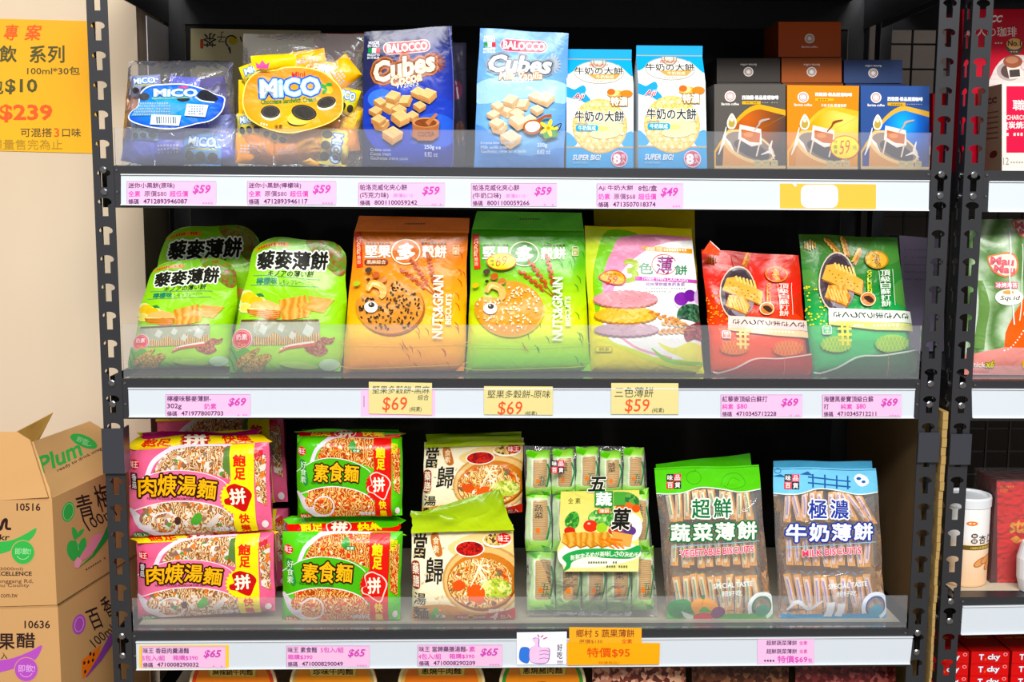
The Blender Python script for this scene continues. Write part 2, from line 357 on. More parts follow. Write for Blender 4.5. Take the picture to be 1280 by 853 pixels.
def catmull(pts, n=4, closed=True):
    P = np.array(pts, float); K = len(P); out = []
    for i in range(K if closed else K-1):
        g = (lambda j: P[j % K]) if closed else (lambda j: P[min(max(j, 0), K-1)])
        a, b, c, d = g(i-1), g(i), g(i+1), g(i+2)
        for k in range(n):
            t = k/n; out.append(.5*((2*b)+(-a+c)*t+(2*a-5*b+4*c-d)*t*t+(-a+3*b-3*c+d)*t**3))
    if not closed: out.append(P[-1])
    return [tuple(x) for x in out]
# ================================================================ structure
BLK = M('#17171a', 'metal'); BLK2 = M('#26272b', 'metal'); WHT = M('#eef1f4', 'plastic'); STEEL = newmat('zinc_screw')[0]
STEEL.node_tree.nodes['Principled BSDF'].inputs['Metallic'].default_value = 1; STEEL.node_tree.nodes['Principled BSDF'].inputs['Roughness'].default_value = .25
STEEL.node_tree.nodes['Principled BSDF'].inputs['Base Color'].default_value = (.3, .3, .32, 1)
WALL, wnt, wbs = newmat('painted_plaster')
wbs.inputs['Roughness'].default_value = .8
_n = wnt.nodes.new('ShaderNodeTexNoise'); _n.inputs['Scale'].default_value = 3; _r = ramp(wnt, [(.3, '#d0bca2'), (.7, '#dccdb8')]); wnt.links.new(_n.outputs[0], _r.inputs[0]); wnt.links.new(_r.outputs[0], wbs.inputs['Base Color']); bump(wnt, wbs, 'cloth', .05)
FLZ = -.93
tag(MB().box(-3, 3, -4, 1, FLZ-.05, FLZ).build('floor', M('#8d857a', 'card')), kind='structure')
tag(MB().box(-3, -.607, .25, 1.2, FLZ, 1.6).build('wall_left', WALL), kind='structure')
tag(MB().box(-.607, 3, .75, .8, FLZ, 1.6).build('wall_back', M('#453d38', 'cloth')), kind='structure')
ZS = [.013, -.2862, -.6606, -.832]                                   # the shelf surfaces
PW = .0286
def hole_outline(cx, cz):                                           # keyhole slot: rounded wide top, narrow stem
    w, h, sw, sh = .0096, .0058, .0045, .0252
    pts = [(cx+w*math.cos(math.radians(a)), cz-h+h*math.sin(math.radians(a))) for a in range(-25, 206, 21)]
    a = math.radians(205)
    return pts+[(cx-sw, cz-h-.004), (cx-sw, cz-sh), (cx+sw, cz-sh), (cx+sw, cz-h-.004)]
def slotted(x0, sign, Y0=0, side=-1):
    """slotted angle post: front face and side flange, both with keyhole slots"""
    v = []; f = []; th = .0016; pitch = .0398; z = FLZ
    zt = .62; k0 = int((FLZ-.03)/pitch)
    cells = []; k = 0
    top = .1735
    zc = top+pitch*11
    while zc > FLZ:
        cells.append((zc, max(zc-pitch, FLZ))); zc -= pitch
    for a, b in cells:
        for flange in (0, 1):
            W = PW; outer = [(0, b), (W, b), (W, a), (0, a)]
            hole = hole_outline(W/2, a-.006) if a-b > .035 else None
            loops = [[Vector((p[0], p[1], 0)) for p in outer]]+([[Vector((p[0], p[1], 0)) for p in reversed(hole)]] if hole else [])
            tris = tessellate_polygon(loops); P = outer+(list(reversed(hole)) if hole else [])
            def m3(q, d):
                if not flange: return (x0+q[0], Y0+d, q[1])
                return ((x0+d) if side < 0 else (x0+PW-d), Y0+q[0], q[1])
            n = len(v); v += [m3(q, 0) for q in P]; v += [m3(q, th) for q in P]; L = len(P)
            for t in tris: f.append(tuple(n+i for i in t)); f.append(tuple(n+L+i for i in reversed(t)))
            if hole:
                H = list(range(4, L))
                for i, j in zip(H, H[1:]+H[:1]): f.append((n+i, n+j, n+L+j, n+L+i))
    return v, f
def rack(name, label, x0, x1, levels, strips, mat, guards, right=True, xs=None):
    root = empty(name, ((x0+x1)/2, .2, FLZ), label, 'shelf')
    posts = [(x0, -1, 0)]+([(x1-PW, 1, 0)] if right else [])
    for X, side, Y in posts:
        v, f = slotted(X, 1, Y, side); po = mesh('post', v, f, mat, root)
        for zl in levels:
            for dz in (-.006, -.036):
                for ang in (0, 1):
                    cx = X+PW/2 if ang == 0 else (X-.0008 if side < 0 else X+PW+.0008)
                    m = MB().lathe((0, 0, 0), [(.0048, -.001), (.0048, .0008), (.0032, .0018)], 14, 'y')
                    vv = [(a+cx, b+Y-.001, c+zl+dz) for a, b, c in m.v] if ang == 0 else [(cx+(b if side > 0 else -b)*-1, Y+PW/2+a, c+zl+dz) for a, b, c in m.v]
                    mesh('screw', vv, m.f, STEEL, po)
        for zl in levels:                                           # small studs where the beam hooks in
            for dz in (-.006, -.036):
                sx = X+PW+.004 if side < 0 else X-.004
                MB().lathe((sx, -.0001, zl+dz), [(.0024, 0), (.0018, .001)], 10, 'y').build('stud', STEEL, po)
        MB().box(X, X+PW, .40, .4016, FLZ, .6).box(*( (X, X+.0016) if side < 0 else (X+PW-.0016, X+PW)), .375, .40, FLZ, .6).build('post', mat, root)
    ix0, ix1 = x0+PW+.0003, (x1-PW-.0003 if right else x1)
    for zl in levels:
        MB().box(ix0-.0, ix1, .0005, .0025, zl-.058, zl).box(ix0, ix1, .0025, .03, zl-.003, zl-.0005).build('front_beam', mat, root)
        MB().box(ix0, ix1, .398, .4, zl-.058, zl).build('rear_beam', mat, root)
        MB().box(x0+.002, x0+.004, .03, .398, zl-.058, zl-.001).build('side_beam', mat, root)
        if right: MB().box(x1-.004, x1-.002, .03, .398, zl-.058, zl-.001).build('side_beam', mat, root)
        MB().box(ix0+.001, ix1-.001, .031, .397, zl-.0115, zl).build('shelf_board', M('#c9c0ac', 'card') if zl < -.5 else M('#3a3a3c', 'card'), root)
    for (q, Y, z) in strips:
        P = Panel(q, Y, n=(1, 1), T=0, Tb=.0012, prof='flat', wr=0, mat='#d0d8e0', kind='plastic', parent=root, name='price_rail')
        TL, TR, BR, BL = P.C
        for a, b in ((TL, TR), (BL, BR)):
            m = MB(); dx = Vector((0, 0, -.0013)) if a is TL else Vector((0, 0, .0013))
            y0, y1 = Y-.0022, Y-.0002
            lo, hi = (a+dx, a) if a is TL else (a, a+dx); l2, h2 = (b+dx, b) if a is TL else (b, b+dx)
            m.hexa([(lo.x, y0, lo.z), (l2.x, y0, l2.z), (l2.x, y1, l2.z), (lo.x, y1, lo.z), (hi.x, y0, hi.z), (h2.x, y0, h2.z), (h2.x, y1, h2.z), (hi.x, y1, hi.z)])
            m.build('rail_lip', M('#e4e8ec', 'plastic'), root)
    for zl, h, ga, gb in guards:
        MB().box(ga, gb, .004, .0058, zl, zl+h).build('clear_front_guard', ACR, root)
        MB().box(ga, gb, .004, .012, zl, zl+.0012).build('guard_foot', ACR, root)
    return root
ACR = CLEAR('acrylic_guard', tint=(.97, .975, .98), haze=.075, rough=.05, bs=0, hcol=(.9, .93, .98))
ZU = .262
S1 = [((151.2, 217.5), (1161.6, 225.5), (1160.8, 263.8), (151.2, 256.6)), ((160.3, 485), (1143.8, 486.2), (1142, 523), (161.5, 521.7)), ((170, 802.3), (1141.2, 796), (1137.3, 830.5), (170.8, 837.7))]
R1 = rack('metal_shelving_rack', 'black slotted-angle metal rack with four shelves and white price rails', -.6, .6, [ZU+.058]+ZS, [(q, -.0012, 0) for q in S1], BLK2,
          [(ZS[0], .052, -.57, .57), (ZS[1], .078, -.57, .57), (ZS[2], .050, -.57, .57)])
MB().box(-.57, .57, .402, .407, FLZ, .6).build('back_board', M('#141416', 'card'), R1)
ZT = at(1240, 815, .045).z-.0815
S2 = [((1236.5, 226.5), (1330, 227), (1330, 265.5), (1235, 265)), ((1214.8, 486), (1330, 486.5), (1330, 523), (1215.5, 522.8)), ((1203.5, 758), (1330, 756), (1330, 791), (1201, 793.8))]
R2 = rack('metal_shelving_rack', 'second dark slotted-angle rack cut off by the right edge of the picture', .618, 1.5, [ZU+.058, ZS[0]-.0005, ZS[1]-.002, at(1230, 747, 0).z, ZT], [(q, -.0012, 0) for q in S2], BLK2,
          [(ZS[1], .02, .648, 1.5)], right=False)
Z3R = at(1230, 747, 0).z
m = MB()                                                            # wire grid at the back of the second rack
for i in range(21): m.box(.64+i*.0425, .643+i*.0425, .402, .405, FLZ, .6)
for i in range(36): m.box(.63, 1.5, .405, .408, FLZ+.02+i*.0425, FLZ+.023+i*.0425)
m.build('wire_grid', M('#101113', 'metal'), R2)
# plastic joint sleeves on the posts
for X, par, zt, zb in ((-.6, R1, 535, 591), (.6-PW, R1, 540, 577), (.618, R2, 542, 580)):
    za = at(140 if X < 0 else 1160, zt, 0).z; zc = at(140 if X < 0 else 1160, zb, 0).z
    MB().box(X-.0012, X+PW+.0012, -.0065, -.0035, zc, za).box(X+PW-.0008, X+PW+.0012, -.0035, .02, zc, za).build('joint_sleeve', M('#33353c', 'plastic'), par)
# corrugated cardboard sheet wedged between the racks
m = MB(); za = at(1178, 514, .0).z; n = 46
for i in range(n):
    z0 = FLZ+(za-FLZ)*i/n; z1 = FLZ+(za-FLZ)*(i+.96)/n; j = random.uniform(-.0008, .0008)
    m.box(.6052+j*.4, .6078+.0052*((z0-FLZ)/(za-FLZ))**1.5+j*.4, -.006+random.uniform(0, .003), .36, z0, z1)
c = m.build('cardboard_sheet', M('#a88c5c', 'kraft')); tag(c, 'brown corrugated cardboard sheet standing on edge between the two racks', 'cardboard')
MB().box(-.5955, -.594, .262, .385, ZS[0]+.001, .255).build('side_panel', M('#eceaf2', 'card'), R1)  # added pale board standing in for wall light here, no real rack part
# brown board closing the right end of the lower compartment
MB().box(.5945, .5965, .035, .39, ZS[2]-.0, ZS[1]-.07).build('side_board', M('#6f5a40', 'kraft'), R1)
# ================================================================ price tags
def tagbox(i, ref=None): return [(ref[0], ref[1]), (ref[2], ref[1]), (ref[2], ref[3]), (ref[0], ref[3])]
def ptag(x0, y0, x1, y1, lines, price, label, skew=0, mat='#e9bcdd', group='pink price tags'):
    P = Panel([(x0, y0), (x1, y0+skew), (x1, y1+skew), (x0, y1)], -.0026, n=(1, 1), T=0, Tb=.0002, prof='flat', wr=0, mat=mat, kind='paper', name='paper_slip',
              ref=[(0, 0), (112, 0), (112, 29), (0, 29)])
    P.root('price_tag', label, 'price tag', group)
    P.line([(0, .3), (112, .3)], .5, '#b08ab0'); P.line([(.3, 0), (.3, 29)], .5, '#b08ab0')
    for s, x, y, a, b, c in lines: P.text(s, x, y, a, b, c, bold=.018)
    P.text(price[0], *price[1:], '#c74bb0', bold=.03, shear=.25)
    P.fake(95, 26, 109, 28, '#d890c8')
    return P
DK, PK, GR = '#4a2a5c', '#d653b8', '#8a6890'
CODE = lambda num, y=22: [('條碼', 2, y, 15, y+6.5, DK), (num, 21, y, 76, y+5.5, DK)]
PR = ('$59', 83, 5, 105, 16)
ptag(158.5, 226.5, 270, 256, [('迷你小黑餅(原味)', 2, 2, 60, 9.5, DK), ('全素', 2, 12, 17, 19, PK), ('原價$80', 22, 12, 50, 19, GR), ('超低價', 54, 12, 77, 19, PK)]+CODE('4712893946087'), PR, 'pink price tag $59 at the left end of the top rail')
ptag(309, 226.5, 420, 256, [('迷你小黑餅(檸檬味)', 2, 2, 68, 9.5, DK), ('全素', 2, 12, 17, 19, PK), ('原價$80', 22, 12, 50, 19, GR), ('超低價', 54, 12, 77, 19, PK)]+CODE('4712893946117'), PR, 'pink price tag $59 under the yellow lemon cookie bag')
ptag(448, 228.5, 556, 257.5, [('帕洛克威化夾心餅', 2, 2, 63, 9.5, DK), ('(巧克力味)', 2, 12, 39, 20, DK), ('原價$110', 45, 13.5, 71, 18.5, '#e29ad4')]+CODE('8001100059242'), PR, 'pink price tag $59 under the dark blue cocoa wafer bag')
ptag(589, 229, 696, 258, [('帕洛克威化夾心餅', 2, 2, 63, 9.5, DK), ('(牛奶口味)', 2, 12, 39, 20, DK), ('原價$110', 45, 13.5, 71, 18.5, '#e29ad4')]+CODE('8001100059266'), PR, 'pink price tag $59 under the light blue vanilla wafer bag')
ptag(746, 229.5, 854, 260, [('Aji 牛奶大餅', 2, 2, 47, 9, DK), ('8包/盒', 54, 2, 78, 9, DK), ('奶素', 2, 12, 17, 19, PK), ('原價$68', 22, 12, 50, 19, GR), ('超低價', 54, 12, 77, 19, PK)]+CODE('4713507018374'), ('$49', 83, 5, 105, 16), 'pink price tag $49 under the milk cracker cartons')
ptag(207, 493, 313, 521, [('檸檬味藜麥薄餅-', 2, 2, 60, 9.5, DK), ('302g', 2, 12, 21, 20, DK), ('奶素', 51, 12, 67, 19.5, PK)]+CODE('4719778007703'), ('$69', 83, 5, 106, 16), 'pink price tag $69 under the green quinoa cracker bags')
ptag(901, 493.5, 1003, 521.5, [('紅藜麥頂級白蘇打', 2, 2, 64, 9.5, DK), ('純素', 2, 12, 17, 19, PK), ('$80', 22, 12, 36, 19, PK)]+CODE('4710345712228'), ('$69', 83, 5, 106, 16), 'pink price tag $69 under the red soda cracker bag')
ptag(1028, 493.5, 1127, 521.5, [('海鹽黑麥寶頂級白蘇', 2, 2, 72, 9.5, DK), ('打', 2, 12, 9, 19, DK), ('純素', 26, 12, 42, 19, PK), ('$80', 48, 12, 61, 19, PK)]+CODE('4710345712211'), ('$69', 83, 5, 106, 16), 'pink price tag $69 under the green soda cracker bag')
ptag(177, 808.5, 282, 835, [('味王 香菇肉羹湯麵', 2, 2, 63, 9.5, DK), ('5包入/組', 1, 12, 31, 19.5, PK), ('箱購$390', 42, 12, 75, 19, PK)]+CODE('4710008290032'), ('$65', 83, 5, 106, 16), 'pink price tag $65 on a yellow slip under the pink noodle packs')
ptag(358, 807.5, 462, 834, [('味王 素食麵', 2, 2, 41, 9.5, DK), ('5包入/組', 46, 2, 77, 9.5, PK), ('箱購$390', 2, 12, 35, 19, PK)]+CODE('4710008290049'), ('$65', 83, 5, 106, 16), 'pink price tag $65 under the green vegetarian noodle packs')
ptag(522, 806.5, 628, 833, [('味王 當歸藥膳湯麵-', 2, 2, 66, 9.5, DK), ('素', 68, 2, 76, 9.5, PK), ('4包入/組', 1, 12, 31, 19.5, PK), ('箱購$390', 42, 12, 75, 19, PK)]+CODE('4710008290209'), ('$65', 83, 5, 106, 16), 'pink price tag $65 under the cream herbal noodle packs')
p = Panel([(947, 799.5), (1018, 799.2), (1017.5, 831), (947, 831.5)], -.0026, n=(1, 1), T=0, Tb=.0002, prof='flat', wr=0, mat='#ecbfe2', kind='paper', name='paper_slip').root('price_tag', 'pink price tag $69 under the two clear biscuit bags', 'price tag')
p.text('超鮮蔬菜薄餅', 958, 801, 996, 807, DK); p.text('全素', 999, 801.5, 1009, 806.5, PK); p.text('超鮮蔬菜薄餅', 958, 811.5, 996, 817.5, DK); p.text('全素', 999, 812, 1009, 817, PK)
p.text('特價$69', 972, 820, 1009, 829, PK, bold=.02); p.text('包', 1010, 823, 1015, 828, PK); p.fake(955, 825, 969, 827.5, DK)
def flat(q, Y, mat, kind='paper', name='paper_slip', **k): return Panel(q, Y, n=(1, 1), T=0, Tb=.0002, prof='flat', wr=0, mat=mat, kind=kind, name=name, **k)
def rq(x0, y0, x1, y1, d=0): return [(x0, y0), (x1, y0+d), (x1, y1+d), (x0, y1)]
p = flat(rq(174, 807.5, 286, 835.8, -.6), -.0017, '#f4c44a').root('backing_slip', 'yellow slip showing as a border behind the leftmost bottom price tag', 'paper slip')
p = flat(rq(451, 487.5, 544, 520.5), -.0017, '#e9bcdd').root('backing_slip', 'pink slip mostly hidden behind the first handwritten yellow note', 'paper slip'); p.line([(455, 495), (455, 509)], .7, DK)
p = flat(rq(975, 229.5, 1095, 260.5, 1), -.0017, '#e2b650').root('blank_paper', 'faded yellow paper strip with a blank white patch, under the coffee boxes', 'paper slip')
p.rrect(1001, 231, 1047.5, 260, 8, '#dde3ec'); p.line([(991, 228), (995, 233)], 3, '#dde3ec')
Y5 = '#d9cd90'; INK = '#3a3a30'; RD = '#e4582c'
for i, (q, l1, l2, pr, lab) in enumerate([
        (rq(461, 477.5, 540, 517.5, 1.5), '堅果多穀餅-黑麻', '綜合', '$69', 'handwritten yellow sticky note $69 under the orange biscuit bag'),
        (rq(605, 483, 691, 518.5, .5), '堅果多穀餅-原味', None, '$69', 'handwritten yellow sticky note $69 under the green nut biscuit bag'),
        (rq(764, 479, 848, 518, .3), '三色薄餅', None, '$59', 'handwritten yellow sticky note $59 under the three-colour cracker bag')]):
    p = flat(q, -.0031, Y5, name='note_paper').root('sticky_note', lab, 'note', 'handwritten yellow sticky notes'); x, y = q[0]; W = q[1][0]-x
    p.text(l1, x+4, y+5, x+(W-3 if i < 2 else W*.63), y+(15 if i < 2 else 18), INK, bold=.0, shear=.1)
    if l2: p.text(l2, x+61, y+16, x+75, y+23, INK, bold=0, shear=.1)
    p.text(pr, x+17, y+19+(1 if i == 2 else 0), x+48, y+38, RD, bold=.005, shear=.1); p.text('(純素)', x+51, y+31, x+66, y+38, INK, bold=0, shear=.1)
p = flat([(646, 791), (708.5, 790), (708, 831), (646, 831.5)], -.0033, '#f0eef8', name='card_paper').root('thumbs_up_card', 'white card with a pink thumbs-up drawing on the bottom rail', 'card')
p.blob([(650, 812), (655, 809), (662, 812), (661, 828), (655, 829), (649, 824)], '#3a74d0')
for g, c in ((0, '#6a50a0'), (.9, '#eec4e6')):
    p.blob([(662-g*-.5, 812), (669, 806), (666, 800+g), (668, 797.5+g), (674-g, 799), (674.5-g, 809), (685-g, 810), (687.5-g, 815), (686-g, 826), (681, 830-g), (670, 830-g), (662+g*.5, 826)], c)
for yy in (814.5, 819, 824): p.curve([(674, yy), (680, yy-1.2), (687, yy)], .6, '#6a50a0')
for a in ((672, 793.5, 674, 797), (676, 797, 679, 794.5), (679, 799, 684, 797)): p.line([(a[0], a[1]), (a[2], a[3])], 1.3, '#c0408a')
p.vtext('好吃', 696.5, 805, 703, 824, '#2a2636'); p.text('!!!', 697, 826, 703, 830.5, '#2a2636')
p = flat([(711.5, 784.5), (802, 785.5), (802, 806), (711.5, 806)], -.0035, '#f3a91e', name='card_paper').root('promotion_card', 'orange card reading five-vegetable cracker, upper of the two overlapping', 'card')
p.text('鄉村 5 蔬果薄餅', 720, 787, 793, 797, '#7a3418'); p.text('原價$130', 724, 799.5, 753, 805, '#9a5a20'); p.text('全素', 777, 799, 790, 805, '#c8501c')
p = Panel([(709, 803), (825, 804.5), (824, 831), (709, 832)], -.0037, n=(6, 3), T=0, Tb=.0002, prof='flat', wr=.0002, mat='#f6a81c', kind='soft', name='card_paper').root('promotion_card', 'orange sale card reading $95 under the five-vegetable cracker bag', 'card')
p.text('特價$95', 734, 810, 787, 822.5, '#d8571c', bold=.025); p.text('特價商品！', 748, 827, 774, 831, '#c8801c')
# wall poster
p = flat([(-60, 22), (119, 26.5), (121.5, 192), (-60, 187)], .2488, G('poster_yellow', [(0, '#ecb030'), (1, '#e8a824')], 'paper'), name='poster_paper').root('poster', 'yellow price poster on the beige wall left of the rack', 'poster')
OR = '#e0602a'; DG = '#4c4a1e'
p.text('專', 5, 31, 23, 50, OR, bold=.03, shear=.2); p.text('案', 31, 31, 52, 50, OR, bold=.03, shear=.2)
p.text('飲', 0, 57, 21, 77, DG, bold=.035); p.text('系', 38, 57, 58, 78, DG, bold=.03); p.text('列', 61, 57, 81, 78, DG, bold=.03)
p.text('100ml*30包', 35, 83, 100, 93, DG, bold=.015); p.text('包', -14, 99, 5, 117, DG, bold=.025); p.text('$10', 8, 99, 47, 117, DG, bold=.03)
p.text('$239', 1, 131, 65, 152, OR, bold=.035); p.text('可混搭', 26, 160, 65, 171, '#5a4a20'); p.text('3', 68, 160, 74, 171, OR); p.text('口味', 78, 160, 101, 171, '#5a4a20')
p.text('限量售完為止', -10, 174, 78, 187, '#a88a30', bold=0)
# ================================================================ top shelf
FILM = CLEAR('clear_film', haze=.06, rough=.07, bs=.4, scale=34)
FILM2 = CLEAR('clear_wrap', haze=.05, rough=.05, bs=.5, scale=60)
def oreo(p, cx, cy, rx, ry, rot=0, cream='#fff4d0', dy=3):
    p.ell(cx, cy+dy, rx, ry, cream, rot); p.ell(cx, cy+dy*1.5, rx*.97, ry*.9, '#33302c', rot) if dy > 4 else None; p.ell(cx, cy+dy*.7, rx, ry, cream, rot)
    p.ell(cx, cy, rx, ry, '#3a3733', rot); p.ring(cx, cy, rx*.8, ry*.8, .6, '#55514c', rot=rot)
def mico(p, x0, y0, x1, y1, rot=0, dark='#1a5fc8'):
    h = y1-y0
    p.text('MiCO', x0, y0, x1, y1, '#eef6ff', rot=rot, bold=.015, out=(dark, .15, '#a8d4fa', .065))
def packet(P, x, y, w, h, rot, col, dY, kind='wrapped_cookie', art=None, T=.008):
    q = rotp([(x-w/2, y-h/2), (x+w/2, y-h/2), (x+w/2, y+h/2), (x-w/2, y+h/2)], rot)
    s = P.sub(kind, q, dY=dY, n=(5, 5), T=T, Tb=.004, prof='pillow', wr=.0022, mat=col, ref=[(0, 0), (w, 0), (w, h), (0, h)], seed=int(x*3+y))
    s.nest = True
    if art == 'mico':
        mico(s, w*.15, h*.18, w*.85, h*.45); s.rect(w*.1, h*.5, w*.9, h*.56, '#b8c070'); [s.ell(w*(.2+.3*i), h*.75, w*.12, h*.14, '#3c3836') for i in range(3)]
    if art == 'mico2':
        s.rect(w*.1, 0, w*.95, h, '#f6e57a'); [s.ell(w*.26, h*(.2+.3*i), w*.17, h*.12, '#4a443c') for i in range(3)]
        mico(s, w*.62-h*.38, h*.42, w*.62+h*.38, h*.66, rot=-90)
    if art == 'print': [s.fake(w*.15, h*(.4+.1*i), w*.85, h*(.46+.1*i), '#c8c4d8', n=7, part='printed_artwork') for i in range(3)]
    return s
# --- blue mini cookie bag
P = Panel([(160, 72), (291, 72), (298, 204), (152, 204)], .062, lean=7, n=(14, 14), T=.02, Tb=.03, prof='pillow', wr=.004, mat=FILM, name='clear_bag', zb=ZS[0])
P.root('cookie_bag', 'clear bag of violet-blue mini cookies with blue oval label, leftmost on top shelf', 'snack bag')
V1, V2, V3 = '#6a74dc', '#5c62c8', '#9aa8ee'
for x, y, wd, h, r, c, d, a in [(175, 180, 42, 42, -10, V1, .004, None), (212, 182, 38, 44, 3, V1, .002, 'print'), (253, 182, 48, 42, -4, '#6ea8e0', -.002, 'mico'), (181, 160, 34, 24, 0, '#7fb4e4', -.001, 'mico'),
        (182, 103, 38, 26, 4, '#9aa0cc', .006, 'mico'), (266, 118, 36, 50, 8, '#4c4688', .008, None), (232, 112, 44, 40, -5, V2, .012, None), (276, 160, 34, 46, -8, V3, .004, 'print'), (197, 130, 60, 50, 5, V1, .014, None), (246, 145, 60, 50, 0, V2, .013, 'print'), (282, 190, 26, 26, 20, V2, .006, None), (166, 135, 18, 40, 0, '#d09a80', .01, None)]:
    packet(P, x, y, wd, h, r, c, d, art=a)
L = P.sub('oval_label', [(155, 98), (285, 98), (285, 160), (155, 160)], dY=-.024, n=(8, 6), T=.003, Tb=.0002, prof='flat', wr=.0015, mat=None)
lab = [(160, 144), (163, 136), (172, 128), (175, 113), (185, 104), (205, 101), (232, 101), (255, 107), (268, 113), (280, 117), (281, 124), (277, 136), (264, 147), (246, 151), (235, 154), (215, 158), (190, 156), (168, 150)]
Lb = Panel([(155, 98), (285, 98), (285, 160), (155, 160)], P.Y-.0235, lean=7, n=(8, 6), T=0, Tb=.0002, prof='flat', wr=.0008, mat=None, parent=P.parent, name='oval_label', dz=P.dz)
PANELS.remove(L); L = Lb
L.blob(lab, '#f4f8ff', part='oval_label'); cx, cy = 220, 129
L.blob([(cx+(x-cx)*.975, cy+(y-cy)*.95) for x, y in lab], G('mico_blue', [(0, '#35b4f4'), (.5, '#1e86e4'), (1, '#1440c0')], mode='r', ctr=(.45, .5), rad=.55), part='oval_label')
L.ell(180, 117, 7, 5, '#42444c'); L.blob([(246, 115), (256, 108), (272, 118), (268, 123), (252, 121)], '#22242c'); L.curve([(244, 117), (252, 122), (268, 124)], 1.6, '#e8ecf4'); L.ell(229, 120, 8, 3.5, '#24303c')
L.rect(190, 117, 240, 119.5, '#7fb48a', rot=2); L.rect(223, 104, 235, 107, '#c04a78'); mico(L, 193, 107.5, 246, 116.5)
L.poly([(164, 141), (176, 124), (240, 126), (214, 141)], '#58a4d8')
for i in range(5): L.fake(172-i*1.5, 124+i*3.6, 214, 126.5+i*3.6, '#9ab8d0')
L.poly([(190, 140), (227, 141), (224, 154), (188, 152)], '#e6eef2'); [L.rect(196+i*2.9, 142.5, 196+i*2.9+random.choice((1, 1.8)), 151, '#5a6c78', rot=2) for i in range(9)]
L.poly([(234, 126), (261, 128), (257, 143), (231, 141)], '#dde8f6'); [L.fake(236, 129+i*3, 256, 130.5+i*3, '#7d8aa8') for i in range(4)]
# --- yellow mini cookie bag
P = Panel([(304, 38), (456, 38), (453, 205), (298, 205)], .064, lean=6, n=(14, 16), T=.02, Tb=.03, prof='pillow', wr=.004, mat=FILM, name='clear_bag', zb=ZS[0])
P.root('cookie_bag', 'clear bag of orange-yellow mini sandwich cookies with a yellow label, second on the top shelf', 'snack bag')
Y1, Y2, Y3 = '#ffb418', '#fba012', '#ffc826'
for x, y, wd, h, r, c, d, a in [(318, 183, 48, 38, -4, Y2, 0, 'print'), (360, 185, 36, 34, 6, Y2, .004, 'print'), (388, 178, 40, 40, 20, Y1, .002, None), (417, 180, 38, 46, -8, '#f4cf3a', -.002, 'mico2'), (385, 195, 40, 20, -18, Y1, .003, None),
        (322, 88, 40, 30, 20, '#f2d420', .004, 'mico'), (345, 75, 62, 22, 4, '#f6d018', 0, None), (385, 72, 44, 26, 8, Y1, .003, 'print'), (425, 90, 34, 44, -52, Y1, 0, 'print'), (432, 122, 30, 34, -18, '#f0d840', 0, 'mico'), (408, 90, 30, 34, -12, '#f2c430', .002, 'mico'),
        (316, 118, 36, 44, 0, Y3, .008, None), (312, 152, 30, 30, 5, '#ead860', .004, 'mico'), (440, 145, 24, 36, -20, Y3, .006, None), (350, 120, 60, 60, 0, Y2, .014, None), (398, 130, 60, 60, 10, Y1, .014, None), (346, 162, 36, 26, -20, '#f0d25a', .003, 'mico'), (435, 168, 26, 36, 8, Y2, .006, None)]:
    packet(P, x, y, wd, h, r, c, d, art=a)
L = Panel([(298, 76), (434, 76), (434, 168), (298, 168)], P.Y-.024, lean=6, n=(8, 6), T=0, Tb=.0002, prof='flat', wr=.0008, mat=None, parent=P.parent, name='printed_label', dz=P.dz)
lab = [(303, 118), (307, 100), (318, 88), (330, 85), (345, 83), (356, 80), (380, 80), (402, 85), (415, 94), (426, 106), (429, 122), (427, 138), (412, 150), (385, 159), (360, 163), (335, 158), (312, 146), (304, 132)]
L.blob(lab, '#fbe27a', part='printed_label'); cx, cy = 366, 121
L.blob([(cx+(x-cx)*.975, cy+(y-cy)*.965) for x, y in lab], G('mico_yellow', [(0, '#f6b83c'), (.6, '#f0a424'), (1, '#e8920e')], mode='r', ctr=(.5, .3), rad=.6), part='printed_label')
mico(L, 326, 95, 399, 116, rot=3); L.text('Mini', 365, 86, 381, 92.5, '#d8342c', rot=5, bold=.03); L.text('Chocolate Sandwich Cream', 326, 119, 395, 125, '#1c7a2c', rot=3, bold=.05)
oreo(L, 338, 136, 12, 8); L.ell(374, 146, 15, 8, '#33302c', 10); L.ell(375, 144, 16, 8.5, '#f8d860', 6); oreo(L, 380, 137, 16, 9.5, -12, '#f8c83a', 1); oreo(L, 408, 124, 12, 7, 15)
L.ell(411, 109, 5.5, 5, '#f8b820'); [L.ell(x, y, 4.5, 2.2, '#2f9a3c', r) for x, y, r in ((404, 104, -30), (406, 110, 50), (411, 102, 10))]
L.text('全素', 343, 152, 353, 157.5, '#6a4a14'); L.fake(322, 150, 336, 153, '#fff2c0', rot=-15)
K = P.sub('crown_emblem', [(318, 70), (338, 70), (338, 84), (318, 84)], dY=-.0235, n=(1, 1), T=0, Tb=0, prof='flat', wr=0, mat=None)
K.poly([(321, 82), (319, 74), (324, 77), (328, 71), (332, 77), (337, 74), (335, 82)], '#d8589a')
